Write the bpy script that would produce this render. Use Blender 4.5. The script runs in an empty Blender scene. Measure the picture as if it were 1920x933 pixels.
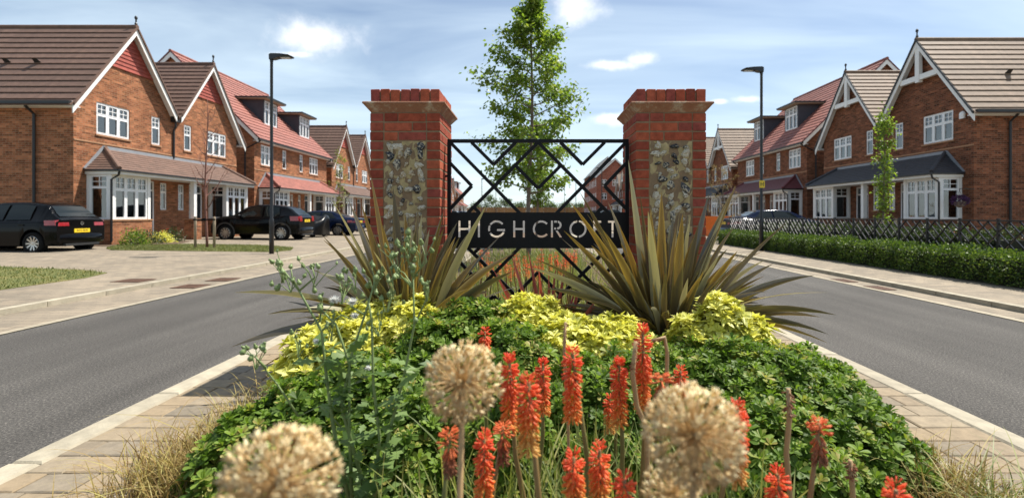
import bpy, math, random
import numpy as np
from mathutils import Vector, Matrix
random.seed(7); rng = np.random.default_rng(7)
S = bpy.context.scene; COL = S.collection
R = math.radians
# ---------------------------------------------------------------- camera, sky, sun, exposure
F = 912.0; CX = 996.0; CY = 404.0; CH = 1.25          # focal length in px of the 1920 px photo, principal point, eye height
cam = bpy.data.cameras.new('camera'); camo = bpy.data.objects.new('camera', cam); COL.objects.link(camo)
cam.sensor_width = 36; cam.lens = 36 * F / 1920
cam.shift_x = -(CX - 960) / 1920; cam.shift_y = -(466.5 - CY) / 1920
camo.location = (0, 0, CH); camo.rotation_euler = (R(90), 0, 0)
cam.clip_start = .05; cam.clip_end = 3000
cam.dof.use_dof = True; cam.dof.focus_distance = 3.1; cam.dof.aperture_fstop = 2.5
S.camera = camo
SUND = Vector((.48, .28, 1.0)).normalized()           # towards the sun
sun = bpy.data.lights.new('sun', 'SUN'); suno = bpy.data.objects.new('sun', sun); COL.objects.link(suno)
sun.energy = 5.0; sun.angle = R(.53); sun.color = (1, .95, .86)
suno.rotation_euler = SUND.to_track_quat('Z', 'Y').to_euler()
S.view_settings.view_transform = 'Standard'; S.view_settings.look = 'None'
S.view_settings.exposure = 0.74; S.view_settings.gamma = 1

def N(nt, typ, **kw):
    n = nt.nodes.new(typ)
    for k, v in kw.items():
        if k in n.bl_rna.properties.keys() and k not in ('inputs',): setattr(n, k, v)
    return n
def M2(nt, op, a, b=None, c=None, clamp=False):
    n = nt.nodes.new('ShaderNodeMath'); n.operation = op; n.use_clamp = clamp
    for i, q in enumerate((a, b, c)):
        if q is None: continue
        if isinstance(q, (int, float)): n.inputs[i].default_value = q
        else: nt.links.new(q, n.inputs[i])
    return n.outputs[0]
def MIX(nt, fac, a, b, mode='MIX'):
    n = nt.nodes.new('ShaderNodeMix'); n.data_type = 'RGBA'; n.blend_type = mode
    for sock, q in ((n.inputs[0], fac), (n.inputs[6], a), (n.inputs[7], b)):
        if isinstance(q, (int, float)): sock.default_value = q
        elif isinstance(q, (tuple, list)): sock.default_value = (*q, 1)[:4]
        else: nt.links.new(q, sock)
    return n.outputs[2]
def RAMP(nt, fac, stops):
    n = nt.nodes.new('ShaderNodeValToRGB'); cr = n.color_ramp
    while len(cr.elements) < len(stops): cr.elements.new(.5)
    for e, (p, c) in zip(cr.elements, stops):
        e.position = p; e.color = (*c, 1)[:4] if isinstance(c, (tuple, list)) else (c, c, c, 1)
    nt.links.new(fac, n.inputs[0]); return n.outputs[0]
def NOISE(nt, vec, scale, detail=4, rough=.55, dist=0):
    n = nt.nodes.new('ShaderNodeTexNoise'); n.inputs['Scale'].default_value = scale
    n.inputs['Detail'].default_value = detail; n.inputs['Roughness'].default_value = rough; n.inputs['Distortion'].default_value = dist
    if vec is not None: nt.links.new(vec, n.inputs['Vector'])
    return n.outputs[0]

W = bpy.data.worlds.new('World'); S.world = W; W.use_nodes = True
nt = W.node_tree; nt.nodes.clear()
sky = nt.nodes.new('ShaderNodeTexSky'); sky.sky_type = 'NISHITA'; sky.sun_disc = False
sky.sun_elevation = math.asin(SUND.z); sky.sun_rotation = math.atan2(SUND.x, SUND.y)
sky.air_density = 1.0; sky.dust_density = .6; sky.ozone_density = 1.2
tc = nt.nodes.new('ShaderNodeTexCoord'); D = tc.outputs['Generated']
sp = nt.nodes.new('ShaderNodeSeparateXYZ'); nt.links.new(D, sp.inputs[0]); dx, dy, dz = sp.outputs
den = M2(nt, 'ADD', M2(nt, 'MAXIMUM', dz, 0.0), .12)
cb = nt.nodes.new('ShaderNodeCombineXYZ')
nt.links.new(M2(nt, 'DIVIDE', dx, den), cb.inputs[0]); nt.links.new(M2(nt, 'MULTIPLY', M2(nt, 'DIVIDE', dy, den), 2.2), cb.inputs[1])
cir = NOISE(nt, cb.outputs[0], .62, 5, .5, .6)
veil = RAMP(nt, cir, [(.34, .04), (.8, .7)])
# fair-weather clouds: soft ellipses with ragged edges, given as directions on the sky
ysafe = M2(nt, 'MAXIMUM', dy, .02)
u = M2(nt, 'DIVIDE', dx, ysafe); v = M2(nt, 'DIVIDE', dz, ysafe)
nz = NOISE(nt, D, 11, 7, .6)
cum = None
for (px, py, a, b) in ((592, 70, 100, 40), (548, 102, 52, 9), (1088, 12, 84, 40), (1140, 122, 66, 11), (1204, 112, 34, 15), (1398, 187, 30, 8), (1350, 190, 18, 6),
                       (1150, 222, 56, 14), (-500, -150, 190, 60), (2500, -80, 150, 50), (900, -420, 170, 60)):
    eu = M2(nt, 'MULTIPLY', M2(nt, 'SUBTRACT', u, (px - CX) / F), F / a)
    ev = M2(nt, 'MULTIPLY', M2(nt, 'SUBTRACT', v, (CY - py) / F), F / b)
    r = M2(nt, 'SQRT', M2(nt, 'ADD', M2(nt, 'MULTIPLY', eu, eu), M2(nt, 'MULTIPLY', ev, ev)))
    e = M2(nt, 'SUBTRACT', 1.0, r)
    cum = e if cum is None else M2(nt, 'MAXIMUM', cum, e)
cum = M2(nt, 'ADD', cum, M2(nt, 'MULTIPLY', M2(nt, 'SUBTRACT', nz, .5), 2.8))
cm = nt.nodes.new('ShaderNodeMapRange'); cm.interpolation_type = 'SMOOTHSTEP'; nt.links.new(cum, cm.inputs[0])
cm.inputs[1].default_value = -.15; cm.inputs[2].default_value = 1.35
cmask = M2(nt, 'MULTIPLY', cm.outputs[0], M2(nt, 'GREATER_THAN', dy, .05))
hs = nt.nodes.new('ShaderNodeHueSaturation'); hs.inputs['Saturation'].default_value = 1.0; hs.inputs['Value'].default_value = 1.12; nt.links.new(sky.outputs[0], hs.inputs['Color'])
hz = M2(nt, 'MULTIPLY', M2(nt, 'POWER', M2(nt, 'SUBTRACT', 1.0, M2(nt, 'MULTIPLY', M2(nt, 'MAXIMUM', dz, 0.0), 2.4), clamp=True), 2.0), .55)
c0_ = MIX(nt, hz, hs.outputs[0], (8.6, 10.3, 11.2))
c1 = MIX(nt, veil, c0_, (9.2, 10.8, 11.6))
c2 = MIX(nt, M2(nt, 'MULTIPLY', cmask, .9), c1, (13, 12.8, 12.6))
bg = nt.nodes.new('ShaderNodeBackground'); bg.inputs[1].default_value = .072; nt.links.new(c2, bg.inputs[0])
wo = nt.nodes.new('ShaderNodeOutputWorld'); nt.links.new(bg.outputs[0], wo.inputs[0])

# ---------------------------------------------------------------- pixel helpers
def PX(x, y, Y): return Vector(((x - CX) * Y / F, Y, CH + (CY - y) * Y / F))
# ---------------------------------------------------------------- materials
MATS = {}
def newmat(name):
    m = bpy.data.materials.new(name); m.use_nodes = True; t = m.node_tree
    b = t.nodes['Principled BSDF']; MATS[name] = m
    return m, t, b
def setc(t, b, name, q):
    s = b.inputs[name]
    if isinstance(q, (int, float)): s.default_value = q
    elif isinstance(q, (tuple, list)): s.default_value = (*q, 1)[:4]
    else: t.links.new(q, s)
def bump(t, b, h, strength=.3, dist=.01):
    n = t.nodes.new('ShaderNodeBump'); n.inputs['Strength'].default_value = strength; n.inputs['Distance'].default_value = dist
    t.links.new(h, n.inputs['Height']); t.links.new(n.outputs[0], b.inputs['Normal'])
def objco(t): return t.nodes.new('ShaderNodeTexCoord').outputs['Object']
def pos(t): return t.nodes.new('ShaderNodeNewGeometry').outputs['Position']
def plain(name, col, rough=.6, var=.12, scale=6, metal=0, spec=.5, coat=0, bumps=0, rnd=0):
    m, t, b = newmat(name); n = NOISE(t, objco(t), scale, 5)
    lo = tuple(c * (1 - var) for c in col); hi = tuple(min(1, c * (1 + var)) for c in col)
    c = RAMP(t, n, [(.3, lo), (.7, hi)])
    if rnd:
        oi = t.nodes.new('ShaderNodeObjectInfo').outputs['Random']
        c = MIX(t, 1.0, c, RAMP(t, oi, [(0, 1 - rnd), (1, 1 + rnd)]), 'MULTIPLY')
    setc(t, b, 'Base Color', c); b.inputs['Roughness'].default_value = rough; b.inputs['Metallic'].default_value = metal
    b.inputs['Specular IOR Level'].default_value = spec; b.inputs['Coat Weight'].default_value = coat
    if bumps: bump(t, b, NOISE(t, objco(t), scale * 6, 4), bumps)
    return m
def wallco(t):
    """(along the wall, up) for walls facing x or y"""
    g = t.nodes.new('ShaderNodeNewGeometry'); s = t.nodes.new('ShaderNodeSeparateXYZ'); t.links.new(g.outputs['True Normal'], s.inputs[0])
    p = t.nodes.new('ShaderNodeSeparateXYZ'); t.links.new(objco(t), p.inputs[0])
    k = M2(t, 'GREATER_THAN', M2(t, 'ABSOLUTE', s.outputs[0]), .5)
    uu = M2(t, 'ADD', M2(t, 'MULTIPLY', p.outputs[1], k), M2(t, 'MULTIPLY', p.outputs[0], M2(t, 'SUBTRACT', 1.0, k)))
    c = t.nodes.new('ShaderNodeCombineXYZ'); t.links.new(uu, c.inputs[0]); t.links.new(p.outputs[2], c.inputs[1])
    return c.outputs[0]
def brickmat(name, c1, c2, mortar, dark):
    m, t, b = newmat(name); co = wallco(t)
    br = t.nodes.new('ShaderNodeTexBrick'); t.links.new(co, br.inputs['Vector'])
    for k, q in (('Color1', c1), ('Color2', c2), ('Mortar', mortar)): br.inputs[k].default_value = (*q, 1)
    br.inputs['Scale'].default_value = 1; br.inputs['Brick Width'].default_value = .225; br.inputs['Row Height'].default_value = .075
    br.inputs['Mortar Size'].default_value = .006; br.inputs['Mortar Smooth'].default_value = .2; br.inputs['Bias'].default_value = -.1
    # a per-brick cell colour (some bricks dark, some pale)
    sx = t.nodes.new('ShaderNodeSeparateXYZ'); t.links.new(co, sx.inputs[0])
    row = M2(t, 'FLOOR', M2(t, 'DIVIDE', sx.outputs[1], .075)); off = M2(t, 'MULTIPLY', M2(t, 'MODULO', row, 2.0), .5)
    colm = M2(t, 'FLOOR', M2(t, 'ADD', M2(t, 'DIVIDE', sx.outputs[0], .225), off))
    cc = t.nodes.new('ShaderNodeCombineXYZ'); t.links.new(colm, cc.inputs[0]); t.links.new(row, cc.inputs[1])
    wn = t.nodes.new('ShaderNodeTexWhiteNoise'); t.links.new(cc.outputs[0], wn.inputs['Vector'])
    tone = RAMP(t, wn.outputs[0], [(0, dark), (.3, .8), (.75, 1.05), (1, 1.35)])
    col = MIX(t, 1.0, br.outputs[0], tone, 'MULTIPLY')
    col = MIX(t, br.outputs[1], col, mortar)
    col = MIX(t, 1.0, col, RAMP(t, NOISE(t, objco(t), .7, 4), [(.3, .82), (.7, 1.12)]), 'MULTIPLY')
    setc(t, b, 'Base Color', col); b.inputs['Roughness'].default_value = .9; b.inputs['Specular IOR Level'].default_value = .15
    inv = M2(t, 'SUBTRACT', 1.0, br.outputs[1]); bump(t, b, inv, .6, .008)
    return m
brickmat('house_brick', (.36, .145, .068), (.25, .088, .043), (.30, .215, .14), .5)
brickmat('house_brick_brown_shaded', (.235, .085, .042), (.155, .056, .032), (.20, .145, .10), .42)  # duller brown brick, darkened further so the right-hand fronts look shaded
brickmat('house_brick_red', (.33, .10, .06), (.27, .08, .05), (.3, .2, .15), .7)
plain('roof_brown', (.130, .074, .053), .75, .28, 4, rnd=.1, bumps=.15)
plain('roof_tan', (.195, .130, .085), .7, .25, 4, rnd=.08, bumps=.15)
plain('roof_red', (.25, .088, .066), .7, .35, 4, rnd=.12, bumps=.15)
plain('roof_slate', (.032, .032, .038), .6, .2, 4, rnd=.15)
plain('roof_darkred', (.13, .032, .036), .6, .2, 4, rnd=.1)
plain('roof_grey', (.16, .16, .16), .7)
plain('hung_tile', (.30, .062, .042), .7, .25, 9, rnd=.12, bumps=.2)
plain('white_paint', (.78, .77, .74), .45, .04, 4)
plain('white_upvc', (.80, .80, .80), .35, .03, 4)
plain('lead', (.25, .26, .28), .55, .1)
plain('black_metal', (.012, .012, .013), .38, .2)
plain('gate_black', (.006, .006, .007), .5, .25, 20, spec=.2)
plain('black_plastic', (.015, .015, .016), .45)
plain('dark_door', (.012, .014, .02), .35)
plain('dormer_cladding', (.040, .042, .052), .6, .15, 3)
plain('sill_brick', (.36, .19, .10), .85, .2, 12)
plain('blind', (.55, .53, .47), .9, .05)
plain('curtain', (.30, .29, .27), .9, .3, 14)
plain('rubber', (.008, .008, .008), .85, spec=.15)
plain('alloy', (.50, .49, .47), .3, .05, metal=.9)
plain('chrome', (.75, .75, .75), .15, .03, metal=1)
plain('car_black', (.002, .002, .0025), .14, .1, coat=.06, spec=.16)
plain('car_darkgrey', (.002, .002, .0025), .14, .1, coat=.06, spec=.16)
plain('car_navy', (.004, .009, .030), .14, .1, coat=.08, spec=.18)
plain('car_trim', (.02, .02, .02), .6)
plain('tail_red', (.28, .008, .012), .15, .2, 20, coat=1)
plain('plate_yellow', (.80, .55, .02), .4, .03)
plain('ink', (.02, .02, .02), .6)
plain('orange_plastic', (.78, .17, .02), .5, .1)
plain('cover_black', (.003, .003, .0035), .3, .3, 5, spec=.25)
plain('fence_black', (.008, .008, .009), .3, .2, coat=.2)
plain('timber', (.30, .235, .165), .85, .25, 10, bumps=.2)
plain('timber_fence', (.30, .155, .07), .9, .25, 4, rnd=.15)
plain('bark', (.16, .12, .09), .9, .3, 20, bumps=.4)
plain('bark_red', (.17, .075, .055), .85, .3, 20)
plain('mortar', (.225, .15, .085), .95, .16, 14, bumps=.5)
plain('flint_mortar', (.40, .31, .155), .95, .25, 16, bumps=.8)
plain('kerb', (.33, .29, .215), .9, .2, 9, bumps=.4, rnd=.10)
plain('edging', (.32, .275, .20), .9, .2, 9, bumps=.4, rnd=.10)
plain('soil', (.10, .065, .04), 1, .4, 18, bumps=1)
plain('grate', (.12, .06, .035), .8, .3, 20)
plain('dome_lens', (.55, .58, .6), .3)
plain('hydrant_yellow', (.75, .52, .03), .5)

def glassmat():
    m, t, b = newmat('glass'); t.nodes.remove(b); out = t.nodes['Material Output']
    tr = t.nodes.new('ShaderNodeBsdfTransparent'); tr.inputs[0].default_value = (.62, .68, .68, 1)
    gl = t.nodes.new('ShaderNodeBsdfGlossy'); gl.inputs['Roughness'].default_value = .03
    fr = t.nodes.new('ShaderNodeFresnel'); fr.inputs[0].default_value = 1.9
    mx = t.nodes.new('ShaderNodeMixShader'); t.links.new(M2(t, 'ADD', fr.outputs[0], .10, clamp=True), mx.inputs[0])
    t.links.new(tr.outputs[0], mx.inputs[1]); t.links.new(gl.outputs[0], mx.inputs[2]); t.links.new(mx.outputs[0], out.inputs[0])
glassmat()
m, t, b = newmat('car_glass'); b.inputs['Base Color'].default_value = (.006, .009, .009, 1); b.inputs['Roughness'].default_value = .04; b.inputs['Specular IOR Level'].default_value = .35

def pillar_brick():
    m, t, b = newmat('pillar_brick'); oi = t.nodes.new('ShaderNodeObjectInfo').outputs['Random']
    c = RAMP(t, oi, [(0, (.23, .048, .028)), (.5, (.33, .072, .036)), (.8, (.40, .10, .048)), (1, (.25, .055, .045))])
    n = NOISE(t, pos(t), 22, 6, .65); c = MIX(t, 1.0, c, RAMP(t, n, [(.25, .62), (.75, 1.3)]), 'MULTIPLY')
    ef = NOISE(t, pos(t), 7, 6, .7); c = MIX(t, RAMP(t, ef, [(.6, 0.0), (.85, .35)]), c, (.5, .36, .3))
    setc(t, b, 'Base Color', c); b.inputs['Roughness'].default_value = .85; b.inputs['Specular IOR Level'].default_value = .2
    bump(t, b, NOISE(t, pos(t), 160, 4), .5, .003)
pillar_brick()
def coping_stone():
    m, t, b = newmat('coping_stone'); n = NOISE(t, pos(t), 9, 6, .7)
    c = RAMP(t, n, [(.3, (.27, .11, .06)), (.5, (.31, .15, .085)), (.64, (.46, .36, .26)), (.78, (.20, .085, .05))])
    setc(t, b, 'Base Color', c); b.inputs['Roughness'].default_value = .9; bump(t, b, NOISE(t, pos(t), 60, 4), .5, .005)
coping_stone()
def flintmat():
    m, t, b = newmat('flint'); oi = t.nodes.new('ShaderNodeObjectInfo').outputs['Random']
    n = NOISE(t, objco(t), 2.2, 3, .6, .8)
    k = M2(t, 'ADD', n, M2(t, 'MULTIPLY', M2(t, 'SUBTRACT', oi, .5), .35))
    c = RAMP(t, k, [(.32, (.02, .022, .028)), (.40, (.10, .10, .105)), (.46, (.45, .39, .28)), (.60, (.66, .60, .48)), (.78, (.40, .27, .13))])
    setc(t, b, 'Base Color', c); b.inputs['Roughness'].default_value = .35; bump(t, b, n, .6, .1)
flintmat()
def asphalt():
    m, t, b = newmat('asphalt'); p = pos(t)
    a = RAMP(t, NOISE(t, p, 75, 3, .8), [(.34, (.028, .026, .024)), (.5, (.066, .061, .055)), (.62, (.12, .11, .098)), (.72, (.30, .27, .23))])
    w = RAMP(t, NOISE(t, p, .5, 5), [(.3, .86), (.7, 1.16)])
    mp = t.nodes.new('ShaderNodeMapping'); mp.inputs['Scale'].default_value = (1.5, .06, 1); t.links.new(p, mp.inputs[0])
    st = RAMP(t, NOISE(t, mp.outputs[0], 1.6, 3), [(.4, .92), (.65, 1.22)])
    c = MIX(t, 1.0, MIX(t, 1.0, a, w, 'MULTIPLY'), st, 'MULTIPLY')
    setc(t, b, 'Base Color', c); b.inputs['Roughness'].default_value = .85; b.inputs['Specular IOR Level'].default_value = .25
    bump(t, b, NOISE(t, p, 160, 3, .7), .8, .006)
asphalt()
def paving():
    m, t, b = newmat('paving'); p = pos(t)
    br = t.nodes.new('ShaderNodeTexBrick'); mp = t.nodes.new('ShaderNodeMapping'); mp.inputs['Rotation'].default_value = (0, 0, 0); t.links.new(p, mp.inputs[0]); t.links.new(mp.outputs[0], br.inputs[0])
    for k, q in (('Color1', (.255, .205, .145)), ('Color2', (.18, .148, .108)), ('Mortar', (.09, .075, .055))): br.inputs[k].default_value = (*q, 1)
    br.inputs['Scale'].default_value = 1; br.inputs['Brick Width'].default_value = .24; br.inputs['Row Height'].default_value = .16; br.inputs['Mortar Size'].default_value = .004; br.inputs['Bias'].default_value = 0
    c = MIX(t, 1.0, br.outputs[0], RAMP(t, NOISE(t, p, .8, 5), [(.3, .82), (.7, 1.15)]), 'MULTIPLY')
    c = MIX(t, 1.0, c, RAMP(t, NOISE(t, p, 30, 4), [(.3, .9), (.7, 1.1)]), 'MULTIPLY')
    setc(t, b, 'Base Color', c); b.inputs['Roughness'].default_value = .9; bump(t, b, M2(t, 'SUBTRACT', 1.0, br.outputs[1]), .4, .005)
paving()
def blockmat():
    m, t, b = newmat('paving_block'); oi = t.nodes.new('ShaderNodeObjectInfo').outputs['Random']
    c = RAMP(t, oi, [(0, (.175, .145, .105)), (.25, (.215, .17, .115)), (.5, (.26, .195, .12)), (.75, (.265, .21, .14)), (1, (.20, .165, .12))])
    c = MIX(t, 1.0, c, RAMP(t, NOISE(t, pos(t), 16, 6, .7), [(.25, .7), (.75, 1.2)]), 'MULTIPLY')
    setc(t, b, 'Base Color', c); b.inputs['Roughness'].default_value = .9; bump(t, b, NOISE(t, pos(t), 120, 4), .5, .004)
blockmat()
def lawn():
    m, t, b = newmat('lawn'); p = pos(t)
    c = RAMP(t, NOISE(t, p, 2.2, 6, .7), [(.3, (.08, .10, .022)), (.5, (.13, .135, .035)), (.7, (.22, .18, .06))])
    c = MIX(t, 1.0, c, RAMP(t, NOISE(t, p, 60, 3), [(.3, .7), (.7, 1.3)]), 'MULTIPLY')
    setc(t, b, 'Base Color', c); b.inputs['Roughness'].default_value = 1; bump(t, b, NOISE(t, p, 50, 3), 1, .03)
lawn()
def leafmat(name, stops, rough=.4, trans=.3, spec=.4, attr='rnd', tcol=None):
    m, t, b = newmat(name); a = t.nodes.new('ShaderNodeAttribute'); a.attribute_name = attr
    c = RAMP(t, a.outputs['Fac'], stops); setc(t, b, 'Base Color', c)
    b.inputs['Roughness'].default_value = rough; b.inputs['Specular IOR Level'].default_value = spec
    if trans:
        out = t.nodes['Material Output']; tl = t.nodes.new('ShaderNodeBsdfTranslucent')
        t.links.new(MIX(t, 1.0, c, tcol or (1.5, 1.6, .7), 'MULTIPLY'), tl.inputs[0])
        mx = t.nodes.new('ShaderNodeMixShader'); mx.inputs[0].default_value = trans
        t.links.new(b.outputs[0], mx.inputs[1]); t.links.new(tl.outputs[0], mx.inputs[2]); t.links.new(mx.outputs[0], out.inputs[0])
    return m
leafmat('leaf_tree', [(0, (.09, .145, .02)), (.6, (.16, .24, .036)), (1, (.29, .33, .07))], .45, .45)
leafmat('leaf_tree_young', [(0, (.12, .17, .03)), (1, (.28, .28, .07))], .5, .4)
leafmat('leaf_evergreen', [(0, (.055, .10, .014)), (.5, (.125, .205, .030)), (.85, (.21, .29, .05)), (1, (.33, .29, .09))], .5, .36, .22)
leafmat('leaf_yellow', [(0, (.48, .48, .06)), (.5, (.74, .71, .14)), (1, (.82, .80, .30))], .45, .35, .35, tcol=(1.1, 1.1, .7))
leafmat('leaf_hedge', [(0, (.03, .06, .012)), (.6, (.085, .14, .024)), (1, (.18, .23, .055))], .5, .3)
leafmat('leaf_far', [(0, (.05, .085, .025)), (1, (.11, .15, .05))], .6, .2)
leafmat('leaf_far_dark', [(0, (.06, .03, .03)), (1, (.09, .06, .045))], .6, .1)
leafmat('leaf_dark', [(0, (.03, .05, .015)), (.7, (.06, .09, .03)), (1, (.12, .13, .06))], .5, .2)  # darker leaf green of the dark garden bushes and hedge
leafmat('leaf_thistle', [(0, (.07, .13, .03)), (1, (.18, .26, .08))], .5, .35)
leafmat('grass_dry', [(0, (.17, .10, .035)), (.5, (.30, .21, .065)), (1, (.40, .36, .12))], .6, .25, tcol=(1.2, 1.1, .8))
leafmat('grass_green', [(0, (.09, .13, .03)), (.6, (.20, .22, .06)), (1, (.36, .33, .12))], .5, .3)
leafmat('lawn_blade', [(0, (.06, .09, .02)), (.6, (.12, .14, .035)), (1, (.24, .21, .07))], .7, .2)
leafmat('phormium', [(0, (.115, .09, .042)), (.55, (.16, .115, .042)), (.8, (.24, .20, .065)), (1, (.34, .25, .10))], .27, .2, .7, attr='across', tcol=(1.7, 1.3, .4))
leafmat('phormium_dark', [(0, (.065, .055, .04)), (.6, (.10, .08, .045)), (.85, (.16, .14, .07)), (1, (.22, .15, .08))], .25, .12, .8, attr='across', tcol=(1.5, 1.3, .5))
leafmat('phormium_pale_sheen', [(0, (.26, .24, .15)), (.6, (.34, .31, .19)), (1, (.42, .38, .22))], .3, .2, .7, attr='across', tcol=(1.3, 1.2, .6))  # pale undersides, with the silvery gloss of the leaves put into the colour
leafmat('phormium_pink', [(0, (.30, .06, .05)), (.6, (.40, .12, .09)), (1, (.20, .05, .04))], .35, .3, .5, attr='across', tcol=(1.6, .8, .6))
leafmat('poker', [(0, (.72, .45, .12)), (.2, (.80, .30, .05)), (.45, (.82, .20, .05)), (1, (.78, .115, .05))], .4, .35, .4, attr='tone', tcol=(1.3, 1, .8))
leafmat('poker_spent', [(0, (.20, .10, .05)), (.5, (.32, .12, .06)), (.8, (.66, .16, .05)), (1, (.75, .17, .05))], .55, .2, .3, attr='tone', tcol=(1.3, 1, .8))
leafmat('poker_stem', [(0, (.12, .13, .035)), (1, (.26, .15, .06))], .5, 0, attr='rnd')
leafmat('straw', [(0, (.55, .36, .15)), (.5, (.82, .63, .33)), (1, (.90, .80, .52))], .55, .3, attr='tone', tcol=(1.1, 1, .8))
leafmat('flower_red', [(0, (.5, .02, .03)), (1, (.7, .05, .05))], .5, .2)
leafmat('flower_purple', [(0, (.03, .012, .04)), (1, (.10, .03, .12))], .5, .2)
leafmat('fluff', [(0, (.7, .7, .66)), (1, (.85, .85, .82))], .9, .4, tcol=(1, 1, 1))
plain('stem_green', (.17, .23, .08), .5, .2)
plain('stem_straw', (.34, .22, .10), .6, .2)
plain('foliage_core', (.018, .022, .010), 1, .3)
MT = MATS
# ---------------------------------------------------------------- mesh helpers
class MB:
    def __init__(s, mirror=1, xf=None): s.v = []; s.f = []; s.m = mirror; s.xf = xf
    def add(s, vs, fs):
        o = len(s.v)
        if s.xf: vs = [s.xf(*p) for p in vs]
        s.v += [tuple(p) for p in vs]; s.f += [tuple(i + o for i in q) for q in fs]
    def box(s, x0, x1, y0, y1, z0, z1):
        s.add([(x0, y0, z0), (x1, y0, z0), (x1, y1, z0), (x0, y1, z0), (x0, y0, z1), (x1, y0, z1), (x1, y1, z1), (x0, y1, z1)],
              [(0, 3, 2, 1), (4, 5, 6, 7), (0, 1, 5, 4), (1, 2, 6, 5), (2, 3, 7, 6), (3, 0, 4, 7)])
    def quad(s, *p): s.add(p, [tuple(range(len(p)))])
    def prism(s, poly, f0, f1):
        """poly: 2-D points, f0/f1 map (a,b) to 3-D for both ends"""
        n = len(poly); s.add([f0(*p) for p in poly] + [f1(*p) for p in poly],
            [tuple(range(n))[::-1], tuple(range(n, 2 * n))] + [(i, (i + 1) % n, n + (i + 1) % n, n + i) for i in range(n)])
    def tube(s, pts, rad, n=6, cap=True):
        pts = [Vector(p) for p in pts]; rad = rad if isinstance(rad, (list, tuple)) else [rad] * len(pts)
        vs = []; up = None
        for i, p in enumerate(pts):
            d = (pts[min(i + 1, len(pts) - 1)] - pts[max(i - 1, 0)]).normalized()
            a = d.orthogonal().normalized() if up is None else (up - d * up.dot(d)).normalized()
            up = a; b_ = d.cross(a)
            vs += [p + (a * math.cos(2 * math.pi * k / n) + b_ * math.sin(2 * math.pi * k / n)) * rad[i] for k in range(n)]
        fs = [(i * n + k, i * n + (k + 1) % n, (i + 1) * n + (k + 1) % n, (i + 1) * n + k) for i in range(len(pts) - 1) for k in range(n)]
        if cap: fs += [tuple(range(n))[::-1], tuple((len(pts) - 1) * n + k for k in range(n))]
        s.add(vs, fs)
    def lathe(s, prof, n=16, c=(0, 0, 0), ax='z', cap=True):
        vs = []
        for r, h in prof:
            for k in range(n):
                a = 2 * math.pi * k / n; p = (r * math.cos(a), r * math.sin(a), h)
                if ax == 'y': p = (p[0], p[2], p[1])
                if ax == 'x': p = (p[2], p[0], p[1])
                vs.append((p[0] + c[0], p[1] + c[1], p[2] + c[2]))
        L = len(prof)
        s.add(vs, [(i * n + k, i * n + (k + 1) % n, (i + 1) * n + (k + 1) % n, (i + 1) * n + k) for i in range(L - 1) for k in range(n)] + ([tuple(range(n))[::-1], tuple((L - 1) * n + k for k in range(n))] if cap else []))
    def mesh(s, name, smooth=False):
        me = bpy.data.meshes.new(name); v = s.v; f = s.f
        if s.m < 0: v = [(-a, b_, c) for a, b_, c in v]; f = [q[::-1] for q in f]
        me.from_pydata(v, [], f); me.update()
        if smooth: me.polygons.foreach_set('use_smooth', [True] * len(f))
        return me
    def build(s, name, mat, parent=None, smooth=False, loc=(0, 0, 0)):
        return ob(name, s.mesh(name, smooth), mat, parent, loc)
def ob(name, me, mat=None, parent=None, loc=(0, 0, 0)):
    o = bpy.data.objects.new(name, me); COL.objects.link(o)
    if mat and not me.materials: me.materials.append(MT[mat])
    o.parent = parent; o.location = loc
    return o
def tag(o, label, cat, group=None, kind=None):
    if label: o['label'] = label
    if cat: o['category'] = cat
    if group: o['group'] = group
    if kind: o['kind'] = kind
    return o
def thing(name, label, cat, loc=(0, 0, 0), group=None, rz=0):
    o = bpy.data.objects.new(name, None); COL.objects.link(o); o.location = loc; o.rotation_euler = (0, 0, rz); o.empty_display_size = .2
    return tag(o, label, cat, group)
def copy_tree(o, parent=None, loc=None, label=None):
    c = o.copy(); COL.objects.link(c); c.parent = parent
    if loc is not None: c.location = loc
    if label: c['label'] = label
    for ch in o.children: copy_tree(ch, c)
    return c
def struct(o): o['kind'] = 'structure'; return o
def npmesh(name, V, Fc, attrs=None, smooth=False):
    """V (n,3), Fc (m,k) same face size"""
    me = bpy.data.meshes.new(name); n = len(V); m_, k = Fc.shape
    me.vertices.add(n); me.vertices.foreach_set('co', V.astype(np.float32).ravel())
    me.loops.add(m_ * k); me.loops.foreach_set('vertex_index', Fc.astype(np.int32).ravel())
    me.polygons.add(m_); me.polygons.foreach_set('loop_start', np.arange(0, m_ * k, k, dtype=np.int32))
    for an, (dom, arr) in (attrs or {}).items():
        at = me.attributes.new(an, 'FLOAT', dom); at.data.foreach_set('value', np.asarray(arr, np.float32).ravel())
    me.update(calc_edges=True)
    if smooth: me.polygons.foreach_set('use_smooth', np.ones(m_, bool))
    return me
def unit(a): return a / np.maximum(np.linalg.norm(a, axis=-1, keepdims=True), 1e-9)
def scatter(tv, tf, P, X, Z, scale, name, trnd=None, rnd=None):
    """instance template verts tv (k,3) / quads tf at points P, local x along X, z about Z; rnd per instance"""
    X = unit(X); Y = unit(np.cross(Z, X)); Zn = np.cross(X, Y); n, k = len(P), len(tv)
    sc = np.asarray(scale, float); sc = sc[:, None] * np.ones(3) if sc.ndim == 1 else sc
    T = tv[None] * sc[:, None, :]
    V = P[:, None] + T[..., 0:1] * X[:, None] + T[..., 1:2] * Y[:, None] + T[..., 2:3] * Zn[:, None]
    Fc = (tf[None] + (np.arange(n) * k)[:, None, None]).reshape(-1, tf.shape[1])
    r = rng.random(n) if rnd is None else rnd
    fr = np.repeat(r, len(tf))
    if trnd is not None: fr = np.clip(fr + np.tile(trnd, n), 0, 1)
    return npmesh(name, V.reshape(-1, 3), Fc, {'rnd': ('FACE', fr)})
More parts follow.
